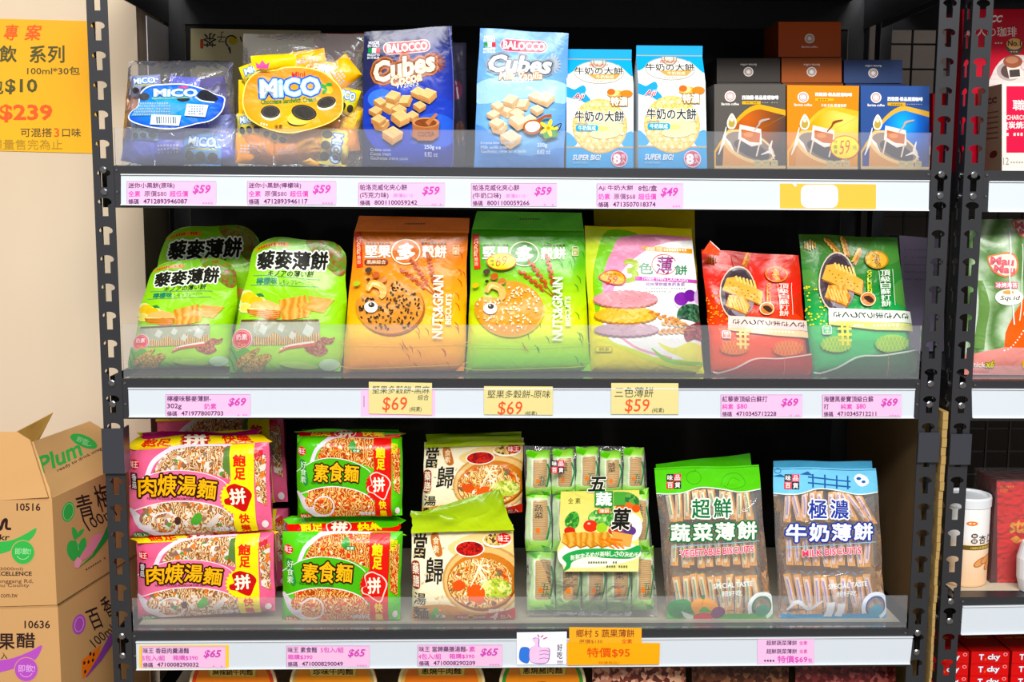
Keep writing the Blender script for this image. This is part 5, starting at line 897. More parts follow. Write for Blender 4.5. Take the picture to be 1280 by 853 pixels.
# --- cream herbal noodle packs
CRM = G('cream_pack', [(0, '#ead8a4'), (.5, '#f4ead0'), (1, '#f0e4c0')])
def herbal(q, Y, zb, lab, seed, flap=None, lean=5):
    P = Panel(q, Y, lean=lean, n=(12, 14), T=.014, Tb=.04, prof='gusset', wr=.0016, mat=CRM, matb='#d8c48c', zb=zb, ref=[(515, 668), (641, 664), (643, 780), (515, 782)], seed=seed)
    P.root('noodle_pack', lab, 'noodle pack', 'cream herbal noodle multipacks')
    P.blob([(560, 690), (600, 672), (643, 668), (643, 720), (620, 700), (580, 705)], '#e8cc8c'); P.blob([(515, 765), (560, 760), (600, 778), (560, 784), (515, 784)], '#c8883c')
    P.ell(604, 731, 51, 43, '#c89858'); P.ell(604, 731, 48.5, 40, '#e0b878'); P.ell(603, 733, 44, 35, '#8c4a20'); P.ell(603, 731, 43, 33.5, '#c87834'); P.ell(600, 734, 40, 30, NOODLE)
    P.blob([(600, 735), (620, 728), (636, 735), (638, 748), (622, 752), (606, 748)], VOR('cabbage'+str(seed), 260, [(0, '#b8c44c'), (.4, '#dce08a'), (.8, '#8ca43c')])); P.blob([(585, 738), (598, 736), (606, 745), (600, 758), (586, 752)], '#e0602c'); P.blob([(566, 735), (575, 730), (582, 738), (572, 744)], '#d8582c')
    for pts in (((596, 706), (600, 720), (602, 735)), ((604, 704), (596, 722), (588, 738)), ((590, 708), (604, 718), (612, 722)), ((598, 716), (606, 730), (600, 742)), ((610, 712), (600, 715), (592, 728))): P.curve(pts, [1, 2.4, 1], '#f6e8c4')
    P.ell(587, 693, 18.5, 10, '#fbf4e4'); P.ell(587, 693, 17, 8.8, VOR('goji'+str(seed), 330, [(0, '#a8201c'), (.4, '#c83428'), (.8, '#7a1818')])); P.ell(621, 683, 18, 9, '#fbf4e4'); P.ell(621, 682, 16.5, 7.5, VOR('herbs'+str(seed), 300, [(0, '#c8a04c'), (.3, '#5c3c20'), (.6, '#e0c47c')]))
    P.ell(629, 681, 9, 6.5, '#d82c28'); P.text('味王', 622, 677, 636, 685, '#ffe8e0', bold=.03)
    P.text('當', 518, 676, 534, 705, '#201c18', bold=.03, shear=.1); P.text('歸', 532, 704, 554, 735, '#201c18', bold=.02, shear=.08); P.blob([(539, 678), (546, 674), (551, 688), (553, 700), (546, 702), (540, 690)], '#b86a30'); P.vtext('食素', 541, 679, 549, 699, '#f4e4c0')
    P.rrect(515.5, 708, 525.5, 742, 4.5, '#8c3420'); P.vtext('藥膳', 516.5, 710, 524.5, 740, '#f4e4d0', bold=.02); P.text('湯', 518, 746, 533, 760, '#201c18', bold=.01); P.text('麵', 517, 763, 536, 778, '#201c18', bold=.02)
    P.blob([(537, 775), (542, 766), (546, 762), (548, 770), (553, 774), (545, 779)], '#4cac3c'); P.ell(551, 774, 6, 3, '#f4f8e8'); P.text('素', 547, 771, 554, 777, '#2c7a30')
    P.text('調理參考', 610, 765, 636, 770, '#f6f0e4', bold=.02); P.rrect(568, 772, 610, 779, 3, '#c8342c'); P.text('不添加', 571, 773.5, 583, 778, '#fff0e0'); P.ell(588, 776, 5, 5, '#e0a838'); P.ell(588, 776, 3, 3, '#6a4420'); P.text('防腐劑', 593, 773.5, 606, 778, '#fff0e0'); P.poly([(608, 770), (644, 766), (644, 782), (610, 782)], '#c8382c'); P.text('4', 612, 770, 621, 780, '#ffe8dc', bold=.04, shear=.2); P.text('包入', 624, 772, 638, 779, '#ffe8dc')
    for i in range(26):
        x, y = random.uniform(518, 560), random.uniform(680, 778); P.ell(x, y, 2, .8, '#d8bc7c', rot=random.uniform(0, 180), n=6)
    for fq, dy, ln, c in flap or []:
        f = P.sub('top_fold', fq, dY=dy, lean=ln, n=(10, 6), T=.003, Tb=.0015, prof='pillow', wr=.003, mat=c, seed=seed+3, wob=.012)
    return P
GF = G('green_flap', [(0, '#b4cc20'), (.5, '#a0bc1c'), (1, '#7c9c18')])
herbal([(531, 553), (654, 547), (652, 640), (527, 650)], .085, None, 'cream herbal noodle pack, upper and further back of the two', 41, [([(534, 543), (650, 540), (655, 556), (531, 560)], .002, 25, GF)])
herbal([(515, 664), (641, 661), (644, 778), (515, 781)], .04, zb3, 'cream herbal noodle pack with a raised green top fold, lower front', 43,
       [([(514, 644), (560, 646), (600, 668), (515, 672)], -.001, 10, GF), ([(619, 617), (625, 618), (642, 668), (566, 670)], -.002, 8, GF), ([(524, 646), (620, 617), (641, 669), (516, 670)], .001, 8, GF)])
# --- five-vegetable cracker bag
WRP = G('cracker_wrap', [(0, '#8ccc4c'), (.16, '#a8dc70'), (.22, '#dfe8d0'), (.8, '#e4ecd8'), (.86, '#a0d860'), (1, '#78c038')])
CST = WAVE('cracker_stack', 150, [(0, '#9a7854'), (.5, '#bc9a70'), (1, '#d4b88c')], 1.5, rot=90)
P = Panel([(655, 562), (805, 563), (822, 776), (660, 774)], .05, lean=6, n=(14, 18), T=.013, Tb=.03, prof='pillow', wr=.003, mat=FILM, name='clear_bag', zb=zb3)
P.root('cracker_bag', 'clear bag of green-wrapped five-vegetable crackers with a yellow label', 'snack bag')
for r_, (y0, y1, xs) in enumerate([(565, 622, (657, 689, 719, 749, 778, 806)), (616, 694, (656, 690, 722, 753, 784, 812)), (690, 768, (659, 694, 727, 758, 789, 818))]):
    for i in range(5):
        x0, x1 = xs[i]+.5, xs[i+1]-.5; j = random.uniform(-3, 3)
        s = P.sub('wrapped_cracker', [(x0+1, y0+j), (x1-1, y0+j), (x1, y1+j*.4), (x0, y1+j*.4)], dY=.008-.002*r_, n=(5, 8), T=.012, Tb=.004, prof='pillow', wr=.0022, mat=WRP, ref=[(0, 0), (30, 0), (30, 70), (0, 70)], seed=r_*9+i, wob=.02)
        s.nest = True; s.rrect(8, 13, 26, 57, 3, CST); s.rect(1, 14, 6, 56, '#c8e0b0'); s.vtext('蔬菜', 10, 17, 20, 33, '#3a3c34') if (i+r_) % 2 else s.vtext('五蔬', 14, 38, 24, 55, '#4a6c54')
        s.curve([(26, 20), (29, 35), (24, 56)], 2.5, '#2c8a4c'); s.ell(14, 46, 2.5, 3.5, '#e07a3c'); s.poly([(2, 0), (14, 4), (9, 11), (0, 8)], '#58b828'); s.poly([(28, 66), (18, 62), (22, 70), (30, 70)], '#4cac28')
L = Panel([(695, 600), (802, 600), (806, 722), (697, 722)], P.Y-.0185, lean=6, n=(6, 8), T=0, Tb=.0002, prof='flat', wr=.0006, mat=None, parent=P.parent, name='printed_label', dz=P.dz)
D = 'printed_label'
L.poly([(701, 619), (799, 617), (799, 640), (804, 655), (798, 668), (799, 690), (798, 719), (705, 719), (700, 700), (695, 695), (701, 680), (699, 660)], G('yellow_label', [(0, '#e6e098'), (1, '#dcd468')], 'film'), part=D)
L.blob([(770, 648), (785, 644), (800, 652), (802, 668), (794, 680), (775, 678)], '#f0ecf4'); L.blob([(698, 694), (720, 680), (760, 686), (790, 684), (800, 700), (760, 712), (720, 714), (702, 710)], '#f2f6e4')
L.text('全', 710, 627, 716.5, 634, '#4a4a18'); L.text('素', 719, 627, 725.5, 634, '#4a4a18')
L.blob([(706, 655), (712, 646), (720, 644), (724, 652), (722, 662), (714, 668), (708, 664)], VOR('parsley', 260, [(0, '#2c7a2c'), (.4, '#4ca43c'), (.8, '#8cc854')])); L.blob([(735, 650), (748, 640), (764, 638), (772, 648), (764, 662), (742, 662)], VOR('spring_onion', 240, [(0, '#3c8c3c'), (.4, '#6cb454'), (.8, '#b4d88c')])); L.blob([(770, 625), (785, 620), (798, 628), (796, 640), (776, 640)], VOR('herb_leaf', 240, [(0, '#2c7034'), (.5, '#5c9c44')]))
for x, y, rx, ry, c in ((738, 662, 9, 7.5, '#d8402c'), (712, 668, 7, 5, '#c8341c'), (752, 664, 7, 6, '#9cc83c'), (775, 640, 6, 5, '#e8642c'), (786, 638, 6, 5.5, '#e8703c'), (795, 640, 5, 5, '#d8582c'), (776, 662, 14, 10, '#8a4a6c'), (787, 668, 8, 6, '#5c3c7c'), (768, 668, 8, 5, '#c83c3c')): L.ell(x, y, rx, ry, c)
L.ell(736, 659, 2, 1.2, '#f8d0c0')
for x0 in (702, 715, 728, 742): L.poly([(x0+2, 672), (x0+17, 670), (x0+28, 684), (x0+10, 690), (x0, 682)], '#b8742c'); L.poly([(x0+2, 671), (x0+17, 669), (x0+28, 682), (x0+10, 688), (x0, 681)], CRAK)
L.poly([(764, 668), (791, 673), (788, 688), (768, 686)], '#dca458')
for i in range(7): L.line([(748+i*3, 680-(i % 2)*2), (768+i*2, 690-(i % 3)*5)], 2.2, '#e8702c' if i % 2 else '#f08a3c')
L.blob([(703, 700), (720, 692), (750, 690), (780, 692), (798, 686), (800, 694), (790, 702), (760, 702), (735, 700), (716, 706), (712, 714), (704, 718), (708, 709)], '#2c9c4c', n=5)
for i, c in enumerate('新鮮まるめが美味しさの決め手'): L.text(c, 713+i*6.1, 698-3*math.sin(i/13*math.pi)+(-3*i/13), 718.6+i*6.1, 704.5-3*math.sin(i/13*math.pi)+(-3*i/13), '#f8fce8', bold=.02)
L.fake(735, 706, 772, 708.5, '#6a6a20'); L.fake(758, 711, 785, 713.5, '#6a6a20')
L.text('五', 735, 601, 757, 618, '#1c1c16', bold=.04, shear=.2, out=('#f4f4e4', .06)); L.rect(743, 618, 766, 638, '#2c8a3c'); L.text('蔬', 745, 620, 764, 636, '#f8fcf0', bold=.05); L.rect(767, 619, 781, 636, '#4c9c3c'); L.text('菓', 764, 640, 788, 666, '#1c1c16', bold=.04, shear=.15, out=('#f4f4e4', .06)); L.rrect(747, 640, 763, 646, 2, '#e86c30'); L.text('薄餅', 749, 640.5, 761, 645.5, '#fff4e0')
def brand(S, x, y, s):
    for i, (c, t) in enumerate((('#26202a', '味'), ('#e83c58', '品'), ('#d8343c', '百'), ('#26202a', '貨'))): a, b = x+(i % 2)*s*1.03, y+(i//2)*s*1.03; S.rect(a, b, a+s, b+s, c); S.text(t, a+s*.14, b+s*.14, a+s*.86, b+s*.86, '#f8f0ec', bold=.03)
S = Panel([(687, 577), (707, 577), (707, 599), (687, 599)], P.Y-.0165, lean=6, n=(1, 1), T=0, Tb=.0002, prof='flat', wr=0, mat=None, parent=P.parent, name='logo', dz=P.dz); brand(S, 689, 580, 8)
# --- clear biscuit bags
BSC = WAVE('biscuit_stick', 130, [(0, '#dc9448'), (.5, '#f0ac5c'), (1, '#f8c478')], 3, kind='soft')
FILM3 = CLEAR('hazy_clear_film', haze=.09, rough=.07, bs=.45, scale=34)
def sticks(q, lab, kindn, Y):
    g = kindn == 'green'; ref = [(818, 590), (948, 587), (966, 778), (834, 778)]
    P = Panel(q, Y, lean=6, n=(12, 16), T=.012, Tb=.03, prof='gusset', wr=.002, mat=FILM3, name='clear_bag', zb=zb3, ref=ref, seed=len(lab)); P.root('biscuit_bag', lab, 'snack bag', 'clear bags of upright biscuit sticks')
    k = 'green' if g else 'blue'; (TLx, TLy), (TRx, TRy), (BRx, BRy), (BLx, BLy) = q
    def mp(s, t): return ((1-s)*(1-t)*BLx+s*(1-t)*BRx+s*t*TRx+(1-s)*t*TLx, (1-s)*(1-t)*BLy+s*(1-t)*BRy+s*t*TRy+(1-s)*t*TLy)
    for t0, t1, tl in ((.64, .84, .12), (.34, .55, .0), (.05, .28, .02)):
        for i in range(10):
            s0 = .09+i*.083+random.uniform(-.006, .006); sk = random.uniform(-.02, .03)+(tl*.6 if i > 6 else 0) if not g else random.uniform(-.02, .02); h = random.uniform(-.012, .012)
            qd = [mp(s0-sk, t1+h), mp(s0+.07-sk, t1+h+.006), mp(s0+.07+sk, t0+h), mp(s0+sk, t0+h)]
            b_ = P.sub('wrapped_biscuit', qd, dY=.016, n=(2, 3), T=.006, Tb=.012, prof='block', wr=.0006, mat=BSC, ref=[(0, 0), (10, 0), (10, 40), (0, 40)], wob=0)
            b_.nest = True; b_.rect(1.6, 3, 6.2, 35, '#ecdcb8' if g else '#f0d8d0'); b_.fake(2.4, 6, 5.4, 30, '#8cac8c' if g else '#a89cc8', n=1); b_.line([(.8, 1), (.4, 39)], .5, '#f4f4f0')
    for t in (.3, .59):
        mm = [mp(.08+.84*i/24, t+.012*math.sin(i*1.9)) for i in range(25)]
        w_ = Panel([mp(.05, t+.03), mp(.95, t+.03), mp(.95, t-.03), mp(.05, t-.03)], P.Y+.008, lean=6, n=(1, 1), T=0, Tb=.0002, prof='flat', wr=0, mat=None, parent=P.parent, name='wrapper_seals', dz=P.dz)
        for i in range(0, 24, 2): w_.line([mm[i], mm[i+1]], .9, ('#5ca46c' if g else '#58a8d8') if t < .5 else '#b8b0a4', part='wrapper_seals')
    Hq = [mp(0, 1), mp(1, 1), mp(1, .86), mp(0, .86)]
    H = P; X = lambda x, y: (x, y)
    c1, c2 = ('#58c41c', '#3c9c1c') if g else ('#7cc4e4', '#2c5c9c')
    H.poly([(817, 588), (949, 585), (950, 616)]+catmull([(950, 617), (925, 620), (900, 616), (875, 615), (850, 622), (818, 622)], 4, False), c1, part='header_print'); H.curve([(950, 617), (925, 620), (900, 616), (875, 615), (850, 622), (818, 622)], 1.2, '#eef6ec', part='header_print')
    H.line([(818, 592), (948, 589)], .8, c2)
    if g: H.ring(867, 603, 9, 8, .7, c2); H.curve([(900, 612), (905, 600), (918, 596), (928, 602), (930, 612), (915, 616), (903, 612)], .7, c2); H.curve([(908, 612), (914, 602), (924, 606)], .6, c2); H.curve([(866, 596), (870, 593)], .8, c2)
    else:
        for y in (602, 609): H.line([(862, y-1), (916, y+2)], 1.8, c2)
        for x in (868, 883, 898, 912): H.line([(x, 597), (x+.5, 614)], 2, c2)
        H.poly([(818, 601), (828, 598), (836, 602)], c2); H.ring(824, 594, 4, 3, .8, c2); H.poly([(852, 598), (862, 594), (868, 599)], c2); H.blob([(920, 600), (926, 594), (936, 598), (938, 606), (928, 610)], '#e8f2f8'); H.ell(926, 600, 3, 2, c2); H.ell(932, 604, 2.5, 1.8, c2)
    brand(H, 833, 598, 9)
    dk, tx = ('#1c6c3c', '#e8f4e4') if g else ('#2c3c94', '#e8ecf8')
    t1, t2 = ('超鮮', '蔬菜薄餅') if g else ('極濃', '牛奶薄餅')
    for i, c in enumerate(t1): H.text(c, 864+i*27, 629-i, 886+i*27, 652-i, dk, bold=.03, out=(tx, .09))
    for i, c in enumerate(t2): H.text(c, 838+i*27.6, 660-i*1.2, 861+i*27.6, 681-i*1.2, tx, bold=.045, out=(dk, .1))
    H.line([(838, 688), (948, 680)], 1.2, '#8cb4c4'); H.text('VEGETABLE BISCUITS' if g else 'MILK BISCUITS', 849 if g else 857, 689, 940 if g else 930, 697, '#e8506c', bold=.03, rot=4, out=('#f8e8ec', .06))
    H.text('SPECIAL TASTE', 890, 731, 938, 737, '#e4eef0', bold=.03, rot=5); H.text('超好吃', 900, 741, 925, 748, '#e4eef0', bold=.02, rot=4)
    if g:
        H.poly([(834, 770), (966, 770), (966, 780), (834, 780)], '#58b848'); H.blob([(835, 762), (842, 754), (856, 752), (864, 760), (862, 770), (850, 777), (838, 774)], '#2c8a44'); H.poly([(850, 766), (872, 776), (860, 779), (854, 774)], '#e8ece8'); H.blob([(862, 758), (872, 751), (886, 752), (896, 760), (892, 770), (870, 772)], '#f0a028'); H.curve([(878, 751), (876, 760), (878, 770)], .8, '#c87818'); H.rect(875, 747, 879, 752, '#2c7a34')
        H.ell(879, 775, 13, 6, '#d8343c'); H.blob([(872, 768), (878, 761), (884, 764), (888, 768)], '#4ca43c'); H.ell(896, 769, 9, 8, '#7c2c6c', 30)
    else: H.poly([(836, 772), (966, 770), (966, 780), (836, 780)], '#3ca0d8'); H.poly([(890, 756), (899, 755), (898, 775), (888, 775)], '#f2f6fc'); H.poly([(903, 757), (912, 758), (910, 775), (901, 774)], '#f2f6fc'); H.curve([(842, 766), (854, 756), (868, 764), (884, 754)], [1.5, 5, 4, 1.5], '#e4ecf8'); H.curve([(842, 770), (862, 777), (890, 776)], 2.5, '#4cb0e0')
    H.ring(950, 762, 15, 16, 6, '#f0f6f4' if g else '#e8f0fa', 150, 420); H.ring(950, 762, 12, 13, 2, dk if not g else '#2c7a4c', 150, 420); H.ell(951, 767, 9, 8, '#4c9c7c' if g else '#4ca8c8')
    return P
GB = sticks([(818, 590), (948, 587), (965, 778), (834, 778)], 'clear biscuit stick bag with green header and green-outlined lettering', 'green', .045)
BB = sticks([(966, 588), (1095, 590), (1107, 776), (973, 776)], 'clear biscuit stick bag with light blue header, fence drawing and navy lettering', 'blue', .045)
for q, c, lab in (([(819, 585), (938, 572), (954, 760), (834, 762)], '#4cb41c', 'clear biscuit bag behind the green one, only its green header showing'), ([(966, 582), (1090, 583), (1100, 762), (974, 762)], '#5cacd4', 'clear biscuit bag behind the blue one, only its header edge showing')):
    Q = Panel(q, .1, lean=6, n=(8, 10), T=.006, Tb=.012, prof='gusset', wr=.002, mat=FILM, name='clear_bag', zb=zb3); Q.root('biscuit_bag', lab, 'snack bag')
    (x0, y0), (x1, y1), _, _ = q; Q.poly([(x0-2, y0-2), (x1+2, y1-2), (x1+4, y1+32), (x0, y0+34)], c, part='header_print')
    Q.poly([(x0+6, y0+50), (x1-4, y1+60), (x1+6, y1+170), (x0+14, y0+160)], '#b88a54', part='biscuit_rows')
# ================================================================ bottom row: noodle bowls facing out and meat bags
def bowl(cx, c1, c2, band, txt, lab):
    R = .0665; Y = .045; zc = ZS[3]+R+.0008; X = at(cx, 870, Y).x; root = empty('noodle_bowl', (X, Y+.04, ZS[3]+.0006), lab, 'noodle bowl', 'instant noodle bowls lying with lids facing out')
    MB().lathe((X, Y, zc), [(R, -.0), (R, -.004), (R*.95, -.006), (R*.72, -.075), (R*.70, -.076)], 40, 'y').build('bowl_body', M('#d8502c' if c1 != 'g' else '#d8702c', 'plastic'), root, smooth=False)
    MB().lathe((X, Y, zc), [(R-.0005, .0016), (R, .0005), (R, -.0)], 40, 'y').build('lid', M('#e8d4a4', 'plastic'), root)
    q = [(X-R, Y-.0018, zc+R), (X+R, Y-.0018, zc+R), (X+R, Y-.0018, zc-R), (X-R, Y-.0018, zc-R)]
    P = Panel([(0, 0)]*4, Y, n=(1, 1), T=0, Tb=0, prof='flat', wr=0, mat=None, parent=root, name='lid_print', corners=q, ref=[(0, 0), (120, 0), (120, 120), (0, 120)])
    P.ell(60, 60, 56, 56, c1, n=40); P.ell(60, 60, 51, 51, c2, n=40); P.blob([(22, 14), (60, 6), (98, 14), (92, 26), (60, 32), (28, 26)], band)
    for i, c in enumerate('滿漢大餐'): P.text(c, 26+i*18, 10+abs(i-1.5), 42+i*18, 25+abs(i-1.5), '#e8c058', bold=.04, out=('#5a2410', .1))
    P.poly([(26, 30), (94, 30), (92, 46), (28, 46)], '#c89838'); P.poly([(28, 31.5), (92, 31.5), (90, 44.5), (30, 44.5)], '#e8c468'); P.text(txt, 33, 33, 87, 43, '#3a2410', bold=.03); P.ell(60, 80, 36, 26, VOR('beef'+txt, 180, [(0, '#8c4a20'), (.4, '#c87830'), (.8, '#e0a050')]))
bowl(292, '#d84a20', '#e8842c', '#b02818', '麻辣鍋牛肉麵', 'orange noodle bowl with a red band, leftmost under the bottom rail')
bowl(417, '#c89850', '#e89030', '#6a2c84', '珍味牛肉麵', 'orange noodle bowl with a purple band, second under the bottom rail')
bowl(552, '#e0b060', '#e87c28', '#c83c1c', '蔥燒牛肉麵', 'orange noodle bowl with an orange-red band, third under the bottom rail')
bowl(678, '#3c8a34', '#e88c30', '#2c7a30', '蔥燒豬肉麵', 'orange noodle bowl with a green band, fourth under the bottom rail')
for i, (x0, x1, cols, lab) in enumerate(((740, 856, [(0, '#5c2c24'), (.3, '#b87a64'), (.6, '#d8a88c'), (.85, '#7c3c30')], 'snack bag with a meat picture and round 30 badge, beside the green-banded bowl'), (864, 984, [(0, '#3c2018'), (.4, '#5c3424'), (.8, '#7a5038')], 'dark brown snack bag in the middle of the lowest shelf'), (992, 1118, [(0, '#4c1c1c'), (.4, '#6c2c2c'), (.8, '#8a4a44')], 'dark maroon snack bag, rightmost under the bottom rail'))):
    P = Panel([(x0, 832), (x1, 831), (x1, 944), (x0, 945)], .05, lean=4, n=(10, 8), T=.012, Tb=.03, prof='gusset', wr=.003, mat=VOR('meat_print%d' % i, 170, cols), matb='#5c2c24', zb=ZS[3]).root('snack_bag', lab, 'snack bag')
    if i < 2: P.ell(x1-15, 846, 13, 14, '#8c3038' if not i else '#4c2c24'); P.text('30', x1-24, 845, x1-7, 858, '#e8dcd4' if not i else '#8a7468', bold=.05); P.fake(x1-24, 835, x1-6, 838, '#e0c8c0'); P.fake(x1-24, 840, x1-6, 842, '#e0c8c0')
# ================================================================ second rack
def cbox(x0, y0, x1, y1, Y, depth, mat, side, name, lab, cat, zb=None, grp=None, lean=0): return Panel([(x0, y0), (x1, y0), (x1, y1), (x0, y1)], Y, n=(1, 1), T=0, Tb=depth, prof='flat', wr=0, mat=mat, matb=side, kind='card', name='box_body', zb=zb, lean=lean).root(name, lab, cat, grp)
ZR = ZS[0]-.0005
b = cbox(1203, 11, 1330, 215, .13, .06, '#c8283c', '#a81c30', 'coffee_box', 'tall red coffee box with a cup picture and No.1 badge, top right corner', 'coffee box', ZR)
b.text('UCC', 1231, 19, 1253, 27, '#ffffff', bold=.05, shear=.3); b.text('職人の珈琲', 1208, 33, 1271, 45, '#f6e8e4', bold=.01); b.fake(1240, 52, 1254, 54, '#f0d0c8')
b.ell(1268, 57, 10.5, 10.5, '#5a4838'); b.ell(1268, 54, 10, 7, '#e8b878'); b.text('No.1', 1260, 50, 1276, 56.5, '#2a1c14', bold=.03); b.fake(1262, 59, 1274, 60.5, '#c8b8a8'); b.fake(1263, 63, 1273, 64.5, '#c8b8a8')
b.blob([(1240, 92), (1252, 74), (1268, 68), (1290, 70), (1310, 80), (1320, 110), (1240, 115)], '#e8dcd8'); b.ell(1262, 88, 16, 12, '#b8aaa8'); b.ell(1263, 88, 12, 9, '#5c4844'); b.poly([(1256, 72), (1276, 70), (1280, 96), (1262, 98)], '#f0e4dc'); b.ell(1266, 76, 12, 8, '#9c5c44'); b.ell(1265, 74, 8, 4.5, '#c08468'); b.rect(1262, 86, 1275, 95, '#4a403c', 5)
for i in range(14): b.ring(1210+(i % 7)*18, 60+(i//7)*14+(i % 2)*7, 6, 6, .5, '#b81c34') if i % 7 > 3 else None
x0, x1 = at(1252.5, 150, .04).x, at(1335, 150, .04).x; zt2 = at(1255, 104, .04).z+ZR-at(1255, 213, .04).z
b = cbox(1252.5, 104, 1335, 213, .04, .08, '#e8e2da', '#b8a898', 'coffee_box', 'white and red coffee box with brown side, front right on second rack', 'coffee box', ZR)
b.rect(1258, 107, 1335, 190, '#d0304c'); b.text('職', 1266, 124, 1281, 137, '#f6f0ec', bold=.02); b.text('人の', 1283, 124, 1308, 137, '#f6f0ec', bold=.02); b.text('CHARCOAL', 1258, 143, 1290, 148.5, '#f0dcd8', bold=.03); b.text('[炭焼珈琲]', 1258, 151, 1300, 161, '#f6f0ec', bold=.03); b.fake(1258, 165, 1280, 169, '#f0d8d4', n=5); b.text('12', 1254, 196, 1261, 205, '#9a8c80', bold=0); b.fake(1263, 201, 1280, 203, '#b8aca0')
C = b.C; sp = Panel([(0, 0)]*4, .04, n=(1, 1), T=0, Tb=0, prof='flat', wr=0, mat=None, parent=b.parent, kind='card', name='side_print', corners=[(C[0].x-.0002, .12, C[0].z), (C[0].x-.0002, .0402, C[0].z), (C[3].x-.0002, .0402, C[3].z), (C[3].x-.0002, .12, C[3].z)], ref=[(0, 0), (30, 0), (30, 100), (0, 100)])
sp.rect(0, 0, 30, 100, '#8c7460'); [sp.rect(4, 30+i*6, 26, 31.6+i*6, '#5c4434') for i in range(6)]; sp.ell(20, 80, 5, 4, '#4c2014', 30); sp.text('UCC', 6, 14, 24, 20, '#3a2418', bold=.05)
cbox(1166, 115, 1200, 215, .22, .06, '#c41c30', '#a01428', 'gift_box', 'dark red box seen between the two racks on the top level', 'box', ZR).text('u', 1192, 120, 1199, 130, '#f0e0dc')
# seaweed bag
SEA = WAVE('seaweed_roll', 9, [(0, '#5c8048'), (.4, '#84a474'), (.75, '#a8c09c'), (1, '#c4d4bc')], 8, det=4)
P = Panel([(1214, 268), (1330, 270), (1330, 464), (1206, 463)], .05, lean=5, n=(14, 16), T=.016, Tb=.03, prof='pillow', wr=.003, mat=SEA, matb='#6a8c60', zb=ZS[1]-.002).root('seaweed_snack_bag', 'shiny green seaweed snack bag with orange-outlined lettering on the second rack', 'snack bag')
P.poly([(1330, 340), (1300, 345), (1278, 358), (1262, 385), (1252, 410), (1248, 440), (1330, 450)], '#e8642c'); P.poly([(1200, 440), (1250, 428), (1330, 430), (1330, 466), (1200, 466)], '#e89890')
for i in range(22): t = i/21; P.ell(1250+50*t**.8, 432-85*t**1.3, 1.1, 1.1, '#f8e8e0', n=6)
for x, y, s in ((1230, 313, 1), (1263, 270, .9)):
    P.blob([(x, y+4*s), (x+8*s, y), (x+28*s, y-2), (x+36*s, y+10*s), (x+34*s, y+24*s), (x+20*s, y+28*s), (x+6*s, y+20*s)], '#e8885c'); P.blob([(x+1.5, y+5*s), (x+9*s, y+1.5), (x+27*s, y), (x+34*s, y+10*s), (x+32*s, y+22*s), (x+20*s, y+26*s), (x+7*s, y+18*s)], '#f6e4d4')
    P.text('Mau', x+4*s, y+4*s, x+30*s, y+13*s, '#d8707c', bold=.06, rot=-4); P.text('Mau', x+8*s, y+14*s, x+32*s, y+23*s, '#d8707c', bold=.06, rot=-4)
P.rect(1239, 347, 1266, 355, '#d87888'); P.text('冰烤海苔', 1240, 348, 1265, 354, '#f8f0ec', bold=.03); P.ell(1255, 366, 17, 10, '#f4f0e4'); P.text('Squid', 1244, 364, 1268, 371, '#3c4438', shear=.2); P.ell(1254, 360, 7, 2.5, '#e0a060')
P.curve([(1222, 345), (1224, 380), (1220, 430)], [6, 16, 14], '#6c9450'); P.curve([(1219, 350), (1218, 390), (1214, 430)], [2, 2.5, 2], '#dce8dc'); P.curve([(1258, 285), (1256, 340), (1262, 400)], 1.6, '#e8f0ec'); P.curve([(1272, 300), (1271, 350), (1268, 395)], 1.2, '#e0ecdc')
P.text('stick', 1213, 447, 1229, 453, '#f4ece4', bold=.03); P.text('x6', 1230, 445, 1239, 453, '#f0d848', bold=.04, out=('#5c7c3c', .1)); P.ell(1281, 447, 7, 9, '#f0c81c'); P.fake(1214, 456, 1236, 459, '#d87888'); P.ell(1283, 386, 11, 8, '#f8f4ec'); P.fake(1277, 383, 1290, 385, '#e0884c'); P.fake(1277, 387, 1290, 389, '#8a8480')
# almond powder can
zc0 = Z3R-.0+.0008; Rc = .0345; Xc = at(1206, 700, .07).x; Yc = .075; ht = .137
root = empty('almond_powder_can', (Xc, Yc, zc0), 'white and peach almond powder can with a white plastic lid beside the red box', 'can')
CANM = G('can_print', [(0, '#f0c49c'), (.45, '#f4dcc0'), (.55, '#f2f0ee'), (1, '#f4f4f4')], 'card')
nn = 48; v = []; f = []; uv = []
for j, z in enumerate((0, .003, ht-.012, ht-.012)):
    for i in range(nn): a_ = 2*math.pi*i/nn; r_ = Rc if j else Rc-.001; v.append((Xc+r_*math.cos(a_), Yc+r_*math.sin(a_), zc0+z)); uv.append((i/nn, z/ht))
for j in range(3):
    for i in range(nn): k = (i+1) % nn; f.append((j*nn+i, j*nn+k, (j+1)*nn+k, (j+1)*nn+i))
f.append(tuple(reversed(range(nn)))); f.append(tuple(3*nn+i for i in range(nn))); mesh('can_body', v, f, CANM, root, uv=uv)
MB().lathe((Xc, Yc, zc0), [(Rc+.0012, ht-.0155), (Rc+.0014, ht-.003), (Rc+.0004, ht), (Rc-.003, ht), (Rc-.004, ht-.003), (0.001, ht-.003)], 48).build('lid', M('#e4e8ec', 'plastic'), root)
